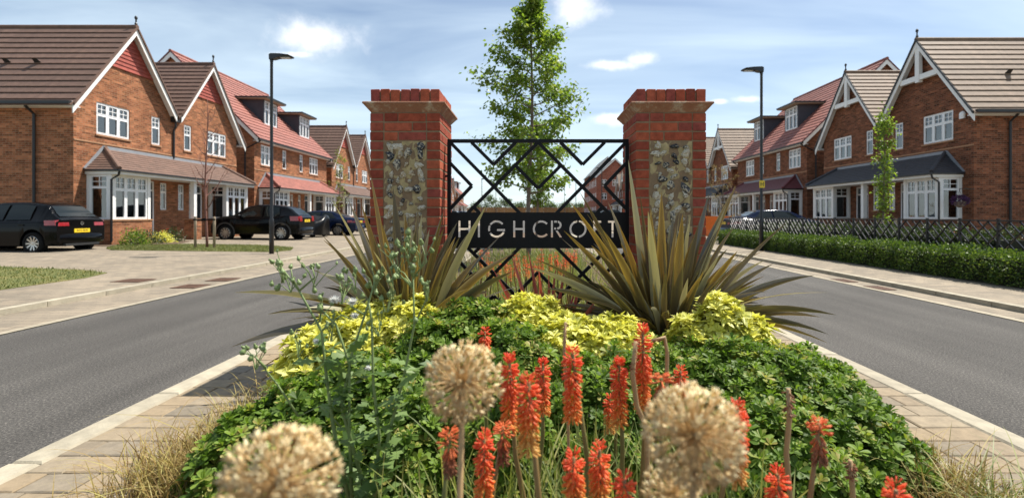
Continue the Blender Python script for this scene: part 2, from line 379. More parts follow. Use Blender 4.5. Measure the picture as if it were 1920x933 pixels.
# leaf templates (quads)
LEAF_V = np.array([(0, 0, 0), (.45, .30, .04), (1, 0, -.06), (.45, -.30, .04), (.5, 0, -.05)]); LEAF_F = np.array([(0, 4, 2, 1), (0, 3, 2, 4)])
def rosette(nl, tilt0, tilt1, width, round_=True, jit=.15, seed=1):
    r = np.random.default_rng(seed); V = []; Fq = []; tr = []
    for i in range(nl):
        a = i * 2.399 + r.normal(0, .15); fr = i / max(1, nl - 1); el = R(tilt0 + (tilt1 - tilt0) * fr) + r.normal(0, jit); L = (.75 + .4 * (1 - fr)) * r.uniform(.85, 1.1)
        d = np.array([math.cos(a) * math.cos(el), math.sin(a) * math.cos(el), math.sin(el)]); sd = np.array([-math.sin(a), math.cos(a), 0]); nn = np.cross(d, sd)
        if round_: prof = [(0, 0, 0), (.5, .30, .06), (.86, .40, .02), (1.02, 0, -.04), (.86, -.40, .02), (.5, -.30, .06), (.55, 0, 0), (.9, 0, -.03)]
        else: prof = [(0, 0, 0), (.35, .34, .07), (.7, .30, .03), (1.1, 0, -.12), (.7, -.30, .03), (.35, -.34, .07), (.4, 0, 0), (.75, 0, -.04)]
        o = len(V)
        for x, y, z in prof: V.append((d * x + sd * y * width + nn * (z)) * L)
        for q in ((0, 6, 7, 2), (0, 5, 4, 7)): pass
        Fq += [(o, o + 6, o + 1, o), (o + 6, o + 7, o + 2, o + 1), (o + 7, o + 3, o + 2, o + 7), (o, o + 5, o + 6, o), (o + 6, o + 5, o + 4, o + 7), (o + 7, o + 4, o + 3, o + 7)]
        tr += [r.uniform(-.15, .15)] * 6
    # triangles written as quads are split: keep 3-sided faces by fanning
    tri = []; t2 = []
    for q, x in zip(Fq, tr):
        if q[0] == q[3]: tri.append((q[0], q[1], q[2])); t2.append(x)
        else: tri += [(q[0], q[1], q[2]), (q[0], q[2], q[3])]; t2 += [x, x]
    return np.array(V), np.array(tri), np.array(t2)
def blades(P, tips, w, name, nseg=4, sag=.25, attr='rnd', vals=None, fold=0):
    """grass blades: quadratic curves from P to tips (arrays); returns mesh"""
    n = len(P); D_ = tips - P; L = np.linalg.norm(D_, axis=1, keepdims=True)
    C = P + D_ * .45 + np.array([0, 0, 1.0]) * L * sag
    sd = unit(np.cross(D_, np.array([0, 0, 1.0])) + rng.normal(0, .25, (n, 3)) * L)
    V = []; w = np.asarray(w).reshape(-1, 1) * np.ones((n, 1))
    for i in range(nseg + 1):
        tt = i / nseg; q = (1 - tt) ** 2 * P + 2 * tt * (1 - tt) * C + tt * tt * tips; ww = w * (1 - tt ** 2.2) * .5 + 1e-4
        V += [q - sd * ww, q + sd * ww]
    V = np.stack(V, 1); k = 2 * (nseg + 1)
    tf = np.array([(2 * i, 2 * i + 1, 2 * i + 3, 2 * i + 2) for i in range(nseg)])
    Fc = (tf[None] + (np.arange(n) * k)[:, None, None]).reshape(-1, 4)
    r = rng.random(n) if vals is None else vals
    return npmesh(name, V.reshape(-1, 3), Fc, {attr: ('FACE', np.repeat(r, nseg))})
# ================================================================ THE GROUND
def gz(Y): return .011 * max(0, Y - 35)
def land(X, Y=0): return .07 + .13 * min(1, max(0, (abs(X) - 6.5) / 9.5)) + gz(Y)
def sheet(name, xs, ys, zf, mat, kind=True):
    mb = MB(); nx, ny = len(xs), len(ys)
    mb.add([(x, y, zf(x, y)) for y in ys for x in xs], [(j * nx + i, j * nx + i + 1, (j + 1) * nx + i + 1, (j + 1) * nx + i) for j in range(ny - 1) for i in range(nx - 1)])
    o = mb.build(name, mat)
    return struct(o) if kind else o
YS = [-25, 35, 60, 100, 132]
sheet('ground', [-900, -40, 40, 900], [-60, 35, 60, 100, 140, 900], lambda x, y: -.06 + (gz(min(y, 140)) - (.0 if y < 40 else .0)), 'lawn')
sheet('road', [-5.55, 5.75], YS, lambda x, y: gz(y), 'asphalt')
for sx, xa, xb, nm in ((-1, 5.55, 6.62, 'channel_paving'), (1, 5.75, 6.30, 'channel_paving')):
    sheet(nm, sorted((sx * (xa + .11), sx * xb)), YS, lambda x, y: .004 + gz(y), 'paving')
    mb = MB(); a, b_ = sorted((sx * xa, sx * (xa + .11)))
    for y0, y1 in zip(YS[:-1], YS[1:]):
        mb.add([(a, y0, .008 + gz(y0)), (b_, y0, .008 + gz(y0)), (b_, y1, .008 + gz(y1)), (a, y1, .008 + gz(y1))], [(0, 1, 2, 3)])
    struct(mb.build('road_edging', 'edging'))
    # footway with upstand kerb
    xs = [sx * (xb + .13), sx * 10, sx * 16, sx * 34]
    sheet('pavement', sorted(xs), YS, lambda x, y: land(x, y), 'paving')
    kr = bpy.data.objects.new('kerb', None); COL.objects.link(kr); struct(kr); y = 3.0
    mk = MB(); mk.box(-.065, .065, .004, .91, -.1, .076); me = mk.mesh('kerb_stone'); me.materials.append(MT['kerb'])
    while y < 40:
        ob('kerb_stone', me, None, kr, (sx * (xb + .065), y, gz(y))); y += .915
    mk = MB(); mk.box(-.065, .065, 0, 90, -.1, .076); o = mk.build('kerb_run', 'kerb', kr, loc=(sx * (xb + .065), y, 0)); o.rotation_euler = (.0098, 0, 0)
# lawns in front of the left houses
def patch(name, pts, mat, label, blades_n=0, h=.05):
    mb = MB(); n = len(pts); c = Vector((sum(p[0] for p in pts) / n, sum(p[1] for p in pts) / n))
    ring = [(x, y, land(x, y) + .012) for x, y in pts]
    mb.add(ring + [(x, y, land(x, y) - .05) for x, y in pts] + [(c.x, c.y, land(c.x, c.y) + .03)], [(i, (i + 1) % n, 2 * n) for i in range(n)] + [(i, n + i, n + (i + 1) % n, (i + 1) % n) for i in range(n)])
    o = struct(mb.build(name, mat))
    if blades_n:
        P = []; 
        xs = [p[0] for p in pts]; ys = [p[1] for p in pts]
        def inside(x, y):
            k = False
            for i in range(n):
                (x1, y1), (x2, y2) = pts[i], pts[i - 1]
                if (y1 > y) != (y2 > y) and x < (x2 - x1) * (y - y1) / (y2 - y1) + x1: k = not k
            return k
        while len(P) < blades_n:
            x, y = random.uniform(min(xs), max(xs)), random.uniform(min(ys), max(ys))
            if inside(x, y): P.append((x, y, land(x, y) + .01))
        P = np.array(P); T = P + np.column_stack([rng.normal(0, h * .6, len(P)), rng.normal(0, h * .6, len(P)), rng.uniform(h * .5, h * 1.3, len(P))])
        tag(ob('lawn_grass', blades(P, T, .012, 'lawn_grass', 2, .1), 'lawn_blade'), label, 'grass', kind='stuff')
    return o
patch('lawn', [(-8.25, 3), (-8.25, 9.0), (-8.5, 9.75), (-9.4, 10.15), (-13, 10.8), (-18, 10.9), (-18, 3)], 'lawn', 'short dry grass on the corner lawn nearest the left road', 26000)
patch('lawn', [(-8.15, 15.4), (-13.2, 15.3), (-13.9, 15.9), (-14.6, 17.0), (-13.0, 18.3), (-10.2, 18.3), (-8.5, 17.4), (-8.0, 16.2)], 'lawn', 'short dry grass on the lawn around the staked sapling', 16000)
patch('planting_bed', [(-13.4, 17.0), (-15.6, 16.6), (-15.9, 17.2), (-15.4, 20.6), (-14.3, 20.5), (-13.5, 18.7)], 'soil', '')
# gully grates and inspection covers
def grate(x, y, w, l, label):
    t = thing('drain_grate', label, 'drain', (x, y, .010 if abs(x) < 6.4 else land(x) + .004))
    mb = MB(); mb.box(-w / 2, w / 2, -l / 2, -l / 2 + .03, 0, .006); mb.box(-w / 2, w / 2, l / 2 - .03, l / 2, 0, .006); mb.box(-w / 2, -w / 2 + .03, -l / 2 + .03, l / 2 - .03, 0, .006); mb.box(w / 2 - .03, w / 2, -l / 2 + .03, l / 2 - .03, 0, .006)
    mb.build('grate_frame', 'grate', t)
    mk = MB(); mk.box(-w / 2 + .03, w / 2 - .03, -.014, .014, 0, .005); me = mk.mesh('bar'); me.materials.append(MT['grate'])
    k = -l / 2 + .06
    while k < l / 2 - .04: ob('bar', me, None, t, (0, k, 0)); k += .05
    mk = MB(); mk.box(-w / 2 + .03, w / 2 - .03, -l / 2 + .03, l / 2 - .03, -.003, .001); mk.build('grate_backing', 'ink', t)  # flat black sheet just under the bars, in place of an open pit
grate(-5.98, 8.55, .42, .45, 'rusty drain grate in the left road channel, nearer of two')
grate(-5.98, 9.45, .42, .45, 'rusty drain grate in the left road channel, farther of two')
grate(-7.15, 8.75, .5, .42, 'rusty cover set in the left pavement beside the lawn tip')
grate(5.98, 8.35, .26, .45, 'rusty drain grate in the right road channel, nearer of two')
grate(5.98, 9.3, .26, .45, 'rusty drain grate in the right road channel, farther of two')
# ---- the planted island
IL, IR, IZ = -2.516, 2.65, .06
isl = bpy.data.objects.new('island_paving', None); COL.objects.link(isl); struct(isl)
mb = MB(); mb.box(IL + .02, -1.72, -3, 34, -.05, IZ - .022); mb.box(1.86, IR - .02, -3, 34, -.05, IZ - .022); mb.build('bedding_sand', 'soil', isl)
def bevbox(name, sx, sy, sz, bv, mat):
    """small bevelled block centred in x,y with its top at z=0"""
    mb = MB(); a, b_, c = sx / 2, sy / 2, bv
    r0 = [(-a, -b_), (a, -b_), (a, b_), (-a, b_)]; r1 = [(-a + c, -b_ + c), (a - c, -b_ + c), (a - c, b_ - c), (-a + c, b_ - c)]
    mb.add([(x, y, -sz) for x, y in r0] + [(x, y, -c) for x, y in r0] + [(x, y, 0) for x, y in r1],
           [(3, 2, 1, 0)] + [(i, (i + 1) % 4, 4 + (i + 1) % 4, 4 + i) for i in range(4)] + [(4 + i, 4 + (i + 1) % 4, 8 + (i + 1) % 4, 8 + i) for i in range(4)] + [(8, 9, 10, 11)])
    me = mb.mesh(name); me.materials.append(MT[mat]); return me
PB = {w: bevbox('paving_block', w - .006, .154, .05, .006, 'paving_block') for w in (.24, .18, .12, .16)}
for x0, x1 in ((IL + .155, -1.73), (1.96, IR - .155)):
    y = 1.3; row = 0
    while y < 8.6:
        x = x0; ws = random.choice([(.24, .18), (.18, .24), (.12, .24, .16), (.16, .24, .12), (.24, .16)])
        i = 0
        while x < x1 - .05:
            w = ws[i % len(ws)]; i += 1
            w2 = min(w, x1 - x) if x1 - x > .3 else x1 - x
            k = min(PB, key=lambda q: abs(q - w2))
            o = ob('paving_block', PB[k], None, isl, (x + w2 / 2, y + .08, IZ - random.uniform(0, .004)))
            o.scale.x = (w2 - .006) / (k - .006); o.rotation_euler = (random.gauss(0, .008), random.gauss(0, .008), random.gauss(0, .006)); x += w2
        y += .16; row += 1
    sheet('paving_beyond', [x0, x1], [8.6, 34], lambda x, y: IZ - .002, 'paving').parent = isl
for o in list(isl.children):
    if 'kind' in o: del o['kind']
kr = bpy.data.objects.new('island_kerb', None); COL.objects.link(kr); struct(kr)
me = bevbox('kerb_stone', .15, .908, .16, .012, 'kerb')
for sx, xx in ((-1, IL + .075), (1, IR - .075)):
    y = -.4
    while y < 34: ob('kerb_stone', me, None, kr, (xx, y + .46, IZ + random.uniform(-.002, .002))); y += .915
me = bevbox('edging_stone', .055, .908, .16, .008, 'edging')
for xx in (-1.70, 1.93):
    y = -.2
    while y < 20: ob('edging_stone', me, None, kr, (xx, y + .46, IZ + .035)); y += .915
def bedz(x, y): return .075 + .30 * math.exp(-(((abs(x - .03) - .92) / .26) ** 2 + ((y - 3.45) / .3) ** 2) ** 1.5) + .03 * math.sin(x * 3.1 + y) * math.cos(y * 2.3)
sheet('planting_bed', list(np.linspace(-1.672, 1.902, 36)), list(np.linspace(-2, 6, 70)) + list(np.linspace(6.5, 34, 40)), bedz, 'soil')

# ================================================================ HOUSES  (local: x out of the facade, y along it, z up)
def wall_open(mb, xf, a0, a1, b0, b1, ops, rev=.10):
    """flat wall in (a,b) with rectangular openings and reveals; c is outwards"""
    A = sorted({a0, a1, *[o[0] for o in ops], *[o[1] for o in ops]}); B = sorted({b0, b1, *[o[2] for o in ops], *[o[3] for o in ops]})
    for i in range(len(A) - 1):
        for j in range(len(B) - 1):
            ca, cb_ = (A[i] + A[i + 1]) / 2, (B[j] + B[j + 1]) / 2
            if any(o[0] < ca < o[1] and o[2] < cb_ < o[3] for o in ops): continue
            mb.add([xf(A[i], B[j], 0), xf(A[i + 1], B[j], 0), xf(A[i + 1], B[j + 1], 0), xf(A[i], B[j + 1], 0)], [(0, 1, 2, 3)])
    for (p, q, r_, s_) in ops:
        for (k, l) in (((p, r_), (q, r_)), ((q, r_), (q, s_)), ((q, s_), (p, s_)), ((p, s_), (p, r_))):
            mb.add([xf(*k, 0), xf(*l, 0), xf(*l, -rev), xf(*k, -rev)], [(0, 1, 2, 3)])
def window(par, mir, xf, a0, a1, b0, b1, n=1, grid=2, trans=.66, sill=True, cur=0, c0=-.09, c1=-.03, border=.05, brows=2):
    """casement window: frame with mullions, transom and glazing bars; panes, sill and curtain are its sub-parts"""
    f = MB(mir, xf); bb = border
    f.box(a0, a1, b0, b0 + bb, c0, c1); f.box(a0, a1, b1 - bb, b1, c0, c1); f.box(a0, a0 + bb, b0 + bb, b1 - bb, c0, c1); f.box(a1 - bb, a1, b0 + bb, b1 - bb, c0, c1)
    w = (a1 - a0 - 2 * bb - (n - 1) * .07) / n; tz = b0 + (b1 - b0) * trans; lights = []
    for i in range(n):
        x0 = a0 + bb + i * (w + .07); x1 = x0 + w
        if i: f.box(x0 - .07, x0, b0 + bb, b1 - bb, c0, c1)
        s = .028 if n > 1 else .018
        f.box(x0, x1, tz - .025, tz + .025, c0 + .003, c1 - .003)
        for (z0, z1) in ((b0 + bb, tz - .025), (tz + .025, b1 - bb)):
            f.box(x0, x1, z0, z0 + s, c0 + .01, c1 + .008); f.box(x0, x1, z1 - s, z1, c0 + .01, c1 + .008); f.box(x0, x0 + s, z0 + s, z1 - s, c0 + .01, c1 + .008); f.box(x1 - s, x1, z0 + s, z1 - s, c0 + .01, c1 + .008)
        for g in range(1, grid):
            gx = x0 + w * g / grid; f.box(gx - .011, gx + .011, tz + .025 + s, b1 - bb - s, c0 + .02, c1 - .004)
        for g in range(1, brows):
            gzz = tz + .025 + (b1 - bb - tz - .025) * g / brows; f.box(x0 + s, x1 - s, gzz - .011, gzz + .011, c0 + .021, c1 - .005)
        lights += [(x0, x1, b0 + bb, tz - .025), (x0, x1, tz + .025, b1 - bb)]
    wo_ = f.build('window', 'white_upvc', par)
    for (p, q, r_, s_) in lights:
        g = MB(mir, xf); g.box(p, q, r_, s_, c0 + .026, c0 + .032); g.build('pane', 'glass', wo_)
    if sill:
        g = MB(mir, xf); g.box(a0 - .05, a1 + .05, b0 - .065, b0 - .003, c0, .045); g.build('sill', 'sill_brick', wo_)
    if cur == 1:      # slatted blind
        g = MB(mir, xf); z = b0 + .05
        while z < b1 - .05: g.add([(a0 + .05, z, c0 - .06), (a1 - .05, z, c0 - .06), (a1 - .05, z + .045, c0 - .075), (a0 + .05, z + .045, c0 - .075)], [(0, 1, 2, 3)]); z += .05
        g.build('blind', 'blind', wo_)
    elif cur == 2:    # drawn-back curtains
        for (p, q) in ((a0, a0 + (a1 - a0) * .26), (a1 - (a1 - a0) * .26, a1)):
            g = MB(mir, xf)
            for i in range(8):
                k0, k1 = p + (q - p) * i / 8, p + (q - p) * (i + 1) / 8
                g.add([(k0, b0, c0 - .1 - .04 * (i % 2)), (k1, b0, c0 - .1 - .04 * ((i + 1) % 2)), (k1, b1, c0 - .1 - .04 * ((i + 1) % 2)), (k0, b1, c0 - .1 - .04 * (i % 2))], [(0, 1, 2, 3)])
            g.build('curtain', 'blind', wo_)
    elif cur == 3:
        g = MB(mir, xf); g.add([(a0, b0 + (b1 - b0) * .45, c0 - .12), (a1, b0 + (b1 - b0) * .45, c0 - .12), (a1, b1, c0 - .12), (a0, b1, c0 - .12)], [(0, 1, 2, 3)]); g.build('blind', 'curtain', wo_)
    return wo_
def courses(par, mir, ridge, eave, x0, x1, n, mat, name='tile_course'):
    """tile courses on a slope running from ridge (y,z) to eave (y,z), extruded x0..x1; alike pieces share one mesh"""
    (ry, rz), (ey, ez) = ridge, eave; dy_, dz_ = (ey - ry) / n, (ez - rz) / n; L = math.hypot(dy_, dz_); ny, nz_ = -dz_ / L, dy_ / L
    if nz_ < 0: ny, nz_ = -ny, -nz_
    over = .25
    poly = [(ny * .006, nz_ * .006), (dy_ * (1 + over) + ny * .05, dz_ * (1 + over) + nz_ * .05), (dy_ * (1 + over) + ny * .022, dz_ * (1 + over) + nz_ * .022), (-ny * .012, -nz_ * .012)]
    mb = MB(mir); mb.prism(poly, lambda a, b_: (x0, a, b_), lambda a, b_: (x1, a, b_)); me = mb.mesh(name); me.materials.append(MT[mat])
    for i in range(n): ob(name, me, None, par, (0, ry + dy_ * i, rz + dz_ * i))
def lean_to(par, mir, u0, u1, d, ztop, zeave, hip, mat, n=9):
    """hipped lean-to roof with stepped tile courses over the bays and porch"""
    mb = MB(mir)
    P = lambda t: (d * t + .0, ztop + (zeave - ztop) * t)
    for i in range(n):
        t0, t1 = i / n, (i + 1.2) / n
        (x0, z0), (x1, z1) = P(t0), P(t1)
        a0, a1 = u0 + hip * (1 - t0), u0 + hip * (1 - t1); b0, b1 = u1 - hip * (1 - t0), u1 - hip * (1 - t1)
        z1u = z1 + .035; z0u = z0 + .008
        mb.add([(x0, a0, z0u), (x0, b0, z0u), (x1, b1, z1u), (x1, a1, z1u), (x1, b1, z1u - .03), (x1, a1, z1u - .03)], [(0, 3, 2, 1), (3, 5, 4, 2)])
        for (aa, bb_) in ((a0, a1), (b0, b1)):
            mb.add([(0, aa, z0u), (x0, aa, z0u), (x1, bb_, z1u), (0, bb_, z1u), (x1, bb_, z1u - .03), (0, bb_, z1u - .03)], [(0, 1, 2, 3), (3, 2, 4, 5)])
    c = mb.build('canopy_roof', mat, par)
    for uu, hh in ((u0, u0 + hip), (u1, u1 - hip)):
        h = MB(mir); h.tube([(.02, hh, ztop + .05), (d * 1.02, uu, zeave + .05)], .07, 8); h.build('hip_tile', mat, c)
    g = MB(mir); g.box(.0, .05, u0 + hip - .1, u1 - hip + .1, ztop - .05, ztop + .1); g.prism([(u0 - .05, zeave + .05), (u0 + hip - .1, ztop + .1), (u0 + hip - .1, ztop - .04), (u0 + .08, zeave + .03)], lambda a, b_: (.004, a, b_), lambda a, b_: (.04, a, b_)); g.build('lead_flashing', 'lead', c)
    s = MB(mir); s.box(.01, d - .03, u0 + .06, u1 - .06, zeave - .14, zeave - .12); s.box(d - .05, d - .02, u0 + .05, u1 - .05, zeave - .16, zeave - .01)
    s.box(.01, d - .05, u0 + .03, u0 + .058, zeave - .16, zeave - .01); s.box(.01, d - .05, u1 - .058, u1 - .03, zeave - .16, zeave - .01); s.build('fascia', 'white_paint', c)
    s = MB(mir); s.box(d - .015, d + .075, u0 - .05, u1 + .05, zeave - .06, zeave + .005); s.box(.01, d - .015, u0 - .06, u0 + .025, zeave - .06, zeave + .005); s.box(.01, d - .015, u1 - .025, u1 + .06, zeave - .06, zeave + .005); s.build('gutter', 'black_plastic', c)
    return c
def bay(par, mir, u0, u1, d, zp, zt, brick, cur=1):
    """box bay on a brick plinth"""
    g = MB(mir); g.box(-.02, d + .03, u0 - .03, u1 + .03, -.3, zp); p = g.build('bay_plinth', brick, par)
    g = MB(mir); g.box(-.02, d + .06, u0 - .06, u1 + .06, zp + .001, zp + .05); g.build('sill', 'sill_brick', p)
    b0 = zp + .052
    g = MB(mir)
    for yy in (u0, u1 - .13): g.box(d - .13, d, yy, yy + .13, b0, zt)
    for yy in (u0, u1 - .08): g.box(.0, .09, yy, yy + .08, b0, zt)
    g.box(.0, d, u0 - .005, u1 + .005, zt + .001, zt + .14); fr = g.build('bay_window', 'white_paint', par)
    window(par, mir, lambda a, b_, c: (d + c, a, b_), u0 + .135, u1 - .135, b0 + .002, zt - .002, 3, 2, .68, False, cur)
    window(par, mir, lambda a, b_, c: (a, u0 - c, b_), .095, d - .135, b0 + .002, zt - .002, 1, 2, .72, False, 3, border=.05)
    window(par, mir, lambda a, b_, c: (a, u1 + c, b_), .095, d - .135, b0 + .002, zt - .002, 1, 2, .72, False, 3, border=.05)
def doorway(par, mir, u0, u1, z1):
    g = MB(mir); g.box(-.09, -.02, u0, u0 + .06, 0, z1); g.box(-.09, -.02, u1 - .06, u1, 0, z1); g.box(-.09, -.02, u0 + .06, u1 - .06, z1 - .06, z1); g.box(-.09, -.02, u0 + .06, u1 - .06, z1 - .42, z1 - .36); fr = g.build('door_frame', 'white_upvc', par)
    g = MB(mir); g.box(-.07, -.06, u0 + .06, u1 - .06, z1 - .36, z1 - .06); g.build('pane', 'glass', fr)
    g = MB(mir); g.box(-.085, -.045, u0 + .062, u1 - .062, .02, z1 - .422)
    for zz in ((.15, .85), (1.0, 1.75)):
        for (p, q) in ((u0 + .16, (u0 + u1) / 2 - .04), ((u0 + u1) / 2 + .04, u1 - .16)): g.box(-.044, -.034, p, q, *zz)
    dr = g.build('door', 'dark_door', par)
    g = MB(mir); g.tube([(-.04, u0 + .14, 1.0), (-.0, u0 + .14, 1.0), (0, u0 + .26, 1.0)], .012, 6); g.build('handle', 'chrome', dr)
def ground_floor(par, mir, W_, brick, cmat, d=1.25, bayd=.9, post=True, cur=(1, 2)):
    c = W_ / 2; ztop, zeave = 3.55, 2.70
    lean_to(par, mir, .4, W_ - .4, d, ztop, zeave, .85, cmat)
    bay(par, mir, .5, 2.3, bayd, .86, 2.52, brick, cur[0]); bay(par, mir, W_ - 2.3, W_ - .5, bayd, .86, 2.52, brick, cur[1])
    ops = [(2.75, 3.65, 0, 2.5), (W_ - 3.65, W_ - 2.75, 0, 2.5), (c - .72, c - .34, 1.3, 2.46), (c + .34, c + .72, 1.3, 2.46)]
    doorway(par, mir, 2.75, 3.65, 2.5); doorway(par, mir, W_ - 3.65, W_ - 2.75, 2.5)
    fx = lambda a, b_, c_: (c_, a, b_)
    for o in ops[2:]: window(par, mir, fx, *o, 1, 2, .66, True, 3)
    if post:
        g = MB(mir); g.box(.72, 1.12, c - .26, c + .26, -.3, .86); g.build('porch_pier', brick, par)
        g = MB(mir); g.box(.68, 1.16, c - .30, c + .30, .861, .92); g.build('pier_cap', 'sill_brick', par)
        g = MB(mir); g.box(.84, 1.02, c - .09, c + .09, .921, zeave - .14); g.build('porch_post', 'white_paint', par)
    g = MB(mir); g.tube([(d + .02, .42, zeave - .03), (d - .05, .44, zeave - .2), (bayd + .05, .44, zeave - .35), (bayd + .05, .44, .1)], .036, 8); g.build('downpipe', 'black_plastic', par)
    return ops
def vents(par, mir, spots, mat='black_plastic'):
    for (x, y, z, ny, nz_) in spots:
        g = MB(mir); g.add([(x - .13, y, z), (x + .13, y, z), (x + .09, y + ny * .1 - nz_ * .09 * math.copysign(1, -ny), z + .11), (x - .09, y + ny * .1 - nz_ * .09 * math.copysign(1, -ny), z + .11), (x - .09, y + ny * .12, z + .10), (x + .09, y + ny * .12, z + .10)], [(0, 1, 5, 4), (4, 5, 2, 3), (0, 4, 3), (1, 2, 5)]); g.build('roof_vent', mat, par)
def house_gables(label, loc, mir, brick, roofm, canm, gable='tiles', group='houses with paired gables'):
    H = thing('gabled_house', label, 'house', loc, group); Wd, Dp, EV, RG = 9.4, 9.0, 5.32, 8.5; fx = lambda a, b_, c: (c, a, b_)
    ops = [(.9, 2.38, 4.06, 5.24), (3.5, 3.98, 4.06, 5.24), (Wd - 3.98, Wd - 3.5, 4.06, 5.24), (Wd - 2.38, Wd - .9, 4.06, 5.24)]
    for i, o in enumerate(ops): window(H, mir, fx, *o, 3 if i in (0, 3) else 1, 2, .62, True, (1, 3, 3, 2)[i])
    go = ground_floor(H, mir, Wd, brick, canm)
    mb = MB(mir); wall_open(mb, fx, 0, Wd, -.4, EV, ops + go)
    for s in (0, 4.7): mb.add([(0, s, EV), (0, s + 4.7, EV), (0, s + 2.35, RG - .12)], [(0, 1, 2)])
    mb.add([(0, 0, -.4), (-Dp, 0, -.4), (-Dp, 0, EV), (0, 0, EV)], [(0, 1, 2, 3)]); mb.add([(0, Wd, -.4), (0, Wd, EV), (-Dp, Wd, EV), (-Dp, Wd, -.4)], [(0, 1, 2, 3)])
    mb.add([(-Dp, 0, -.4), (-Dp, Wd, -.4), (-Dp, Wd, EV), (-Dp, 0, EV)], [(0, 1, 2, 3)])
    for s in (0, 4.7): mb.add([(-Dp, s, EV), (-Dp, s + 2.35, RG - .12), (-Dp, s + 4.7, EV)], [(0, 1, 2)])
    wl = mb.build('wall', brick, H)
    g = MB(mir); g.box(.003, .022, .0, Wd, 3.70, 3.76); g.build('string_course', 'sill_brick', wl)
    k = (RG - EV) / 2.35
    rf = MB(mir)
    for s in (0, 4.7):
        lo = .32 if s == 0 else 0; hi = .32 if s else 0
        ya, yb = s - lo, s + 4.7 + hi; za, zb = EV - lo * k + .0, EV - hi * k + .0
        rf.add([(.30, ya, za), (-Dp - .3, ya, za), (-Dp - .3, s + 2.35, RG), (.30, s + 2.35, RG), (.30, yb, zb), (-Dp - .3, yb, zb)], [(0, 1, 2, 3), (3, 2, 5, 4)])
    roof = rf.build('roof', roofm, H)
    for s in (0, 4.7):
        lo = .36 if s == 0 else -.06; hi = .36 if s else -.06; c = s + 2.35
        courses(roof, mir, (c, RG + .03), (s - lo, EV - lo * k + .03), .32, -Dp - .32, 14, roofm)
        courses(roof, mir, (c, RG + .03), (s + 4.7 + hi, EV - hi * k + .03), .32, -Dp - .32, 14, roofm)
        g = MB(mir); g.tube([(.34, c, RG + .04), (-Dp - .34, c, RG + .04)], .085, 10); g.build('ridge_tile', roofm, roof)
        g = MB(mir); g.lathe([(.05, 0), (.05, .1), (.025, .14), (.03, .26), (.055, .29), (.05, .36), (.02, .4)], 8, (.28, c, RG + .08)); g.build('finial', 'black_plastic', roof)
        for sg, ey in ((-1, s - (.34 if s == 0 else -.14)), (1, s + 4.7 + (.34 if s else -.14))):
            ez = EV - (abs(ey - c) - 2.35) * k; n_ = Vector((sg * k, 1)).normalized()
            pl = [(c, RG), (ey, ez), (ey, ez - .30), (c, RG - .30)]
            g = MB(mir); g.prism(pl, lambda a, b_: (.27, a, b_), lambda a, b_: (.31, a, b_)); g.build('bargeboard', 'white_paint', roof)
            pl = [(c, RG + .07), (ey, ez + .07), (ey, ez - .035), (c, RG - .035)]
            g = MB(mir); g.prism(pl, lambda a, b_: (.312, a, b_), lambda a, b_: (.36, a, b_)); g.build('verge_cap', roofm if roofm != 'roof_tan' else 'black_plastic', roof)
            pl = [(c, RG - .06), (ey, ez - .06), (ey, ez - .08), (c, RG - .08)]
            g = MB(mir); g.prism(pl, lambda a, b_: (.005, a, b_), lambda a, b_: (.269, a, b_)); g.build('soffit', 'white_paint', roof)
        if gable == 'tiles':
            zt = 6.75; n = 10; st = (RG - .2 - zt) / n
            for i in range(n):
                z0, z1 = zt + i * st, zt + (i + 1) * st; h0, h1 = (RG - .15 - z0) / k, max(.01, (RG - .15 - z1) / k)
                g = MB(mir); g.add([(.055, c - h0, z0), (.055, c + h0, z0), (.02, c + h1, z1 + .03), (.02, c - h1, z1 + .03), (.004, c - h0, z0), (.004, c + h0, z0)], [(0, 1, 2, 3), (0, 4, 5, 1)])
                g.build('hung_tile_course', 'hung_tile', wl)
        else:
            zt = 6.9; h0 = (RG - .3 - zt) / k
            g = MB(mir); g.box(.12, .27, c - h0, c + h0, zt - .11, zt + .11); g.build('tie_beam', 'white_paint', wl)
            g = MB(mir); g.box(.14, .29, c - .11, c + .11, zt + .111, RG - .28); g.box(.115, .29, c - .1, c + .1, zt - .2, zt + .11); g.build('king_post', 'white_paint', wl)
    # eaves on the long sides
    for (y, sg) in ((0, -1), (Wd, 1)):
        g = MB(mir); a, b_ = sorted((y + sg * .33, y + sg * .02)); g.box(-Dp - .2, .265, a, b_, EV - .52, EV - .49); a, b_ = sorted((y + sg * .33, y + sg * .30)); g.box(-Dp - .2, .265, a, b_, EV - .489, EV - .34); g.build('fascia', 'white_paint', roof)
        g = MB(mir); a, b_ = sorted((y + sg * .33, y + sg * .45)); g.box(-Dp - .2, .26, a, b_, EV - .45, EV - .35); g.build('gutter', 'black_plastic', roof)
        g = MB(mir); g.tube([(-1.3, y + sg * .39, EV - .42), (-1.3, y + sg * .37, EV - .52), (-1.3, y + sg * .08, EV - .74), (-1.3, y + sg * .08, 0)], .045, 8); g.build('downpipe', 'black_plastic', H)
    g = MB(mir); g.box(.03, .26, 4.55, 4.85, EV - .12, EV + .16); g.tube([(.14, 4.7, EV - .05), (.14, 4.7, EV - .3), (.06, 4.7, EV - .48), (.06, 4.7, 3.6)], .042, 8); g.build('downpipe', 'black_plastic', H)
    vents(roof, mir, [(-3.3, .95, EV + .95 * k + .08, -1, .6), (-1.75 - .45, .95, EV + .95 * k + .08, -1, .6)])
    return H
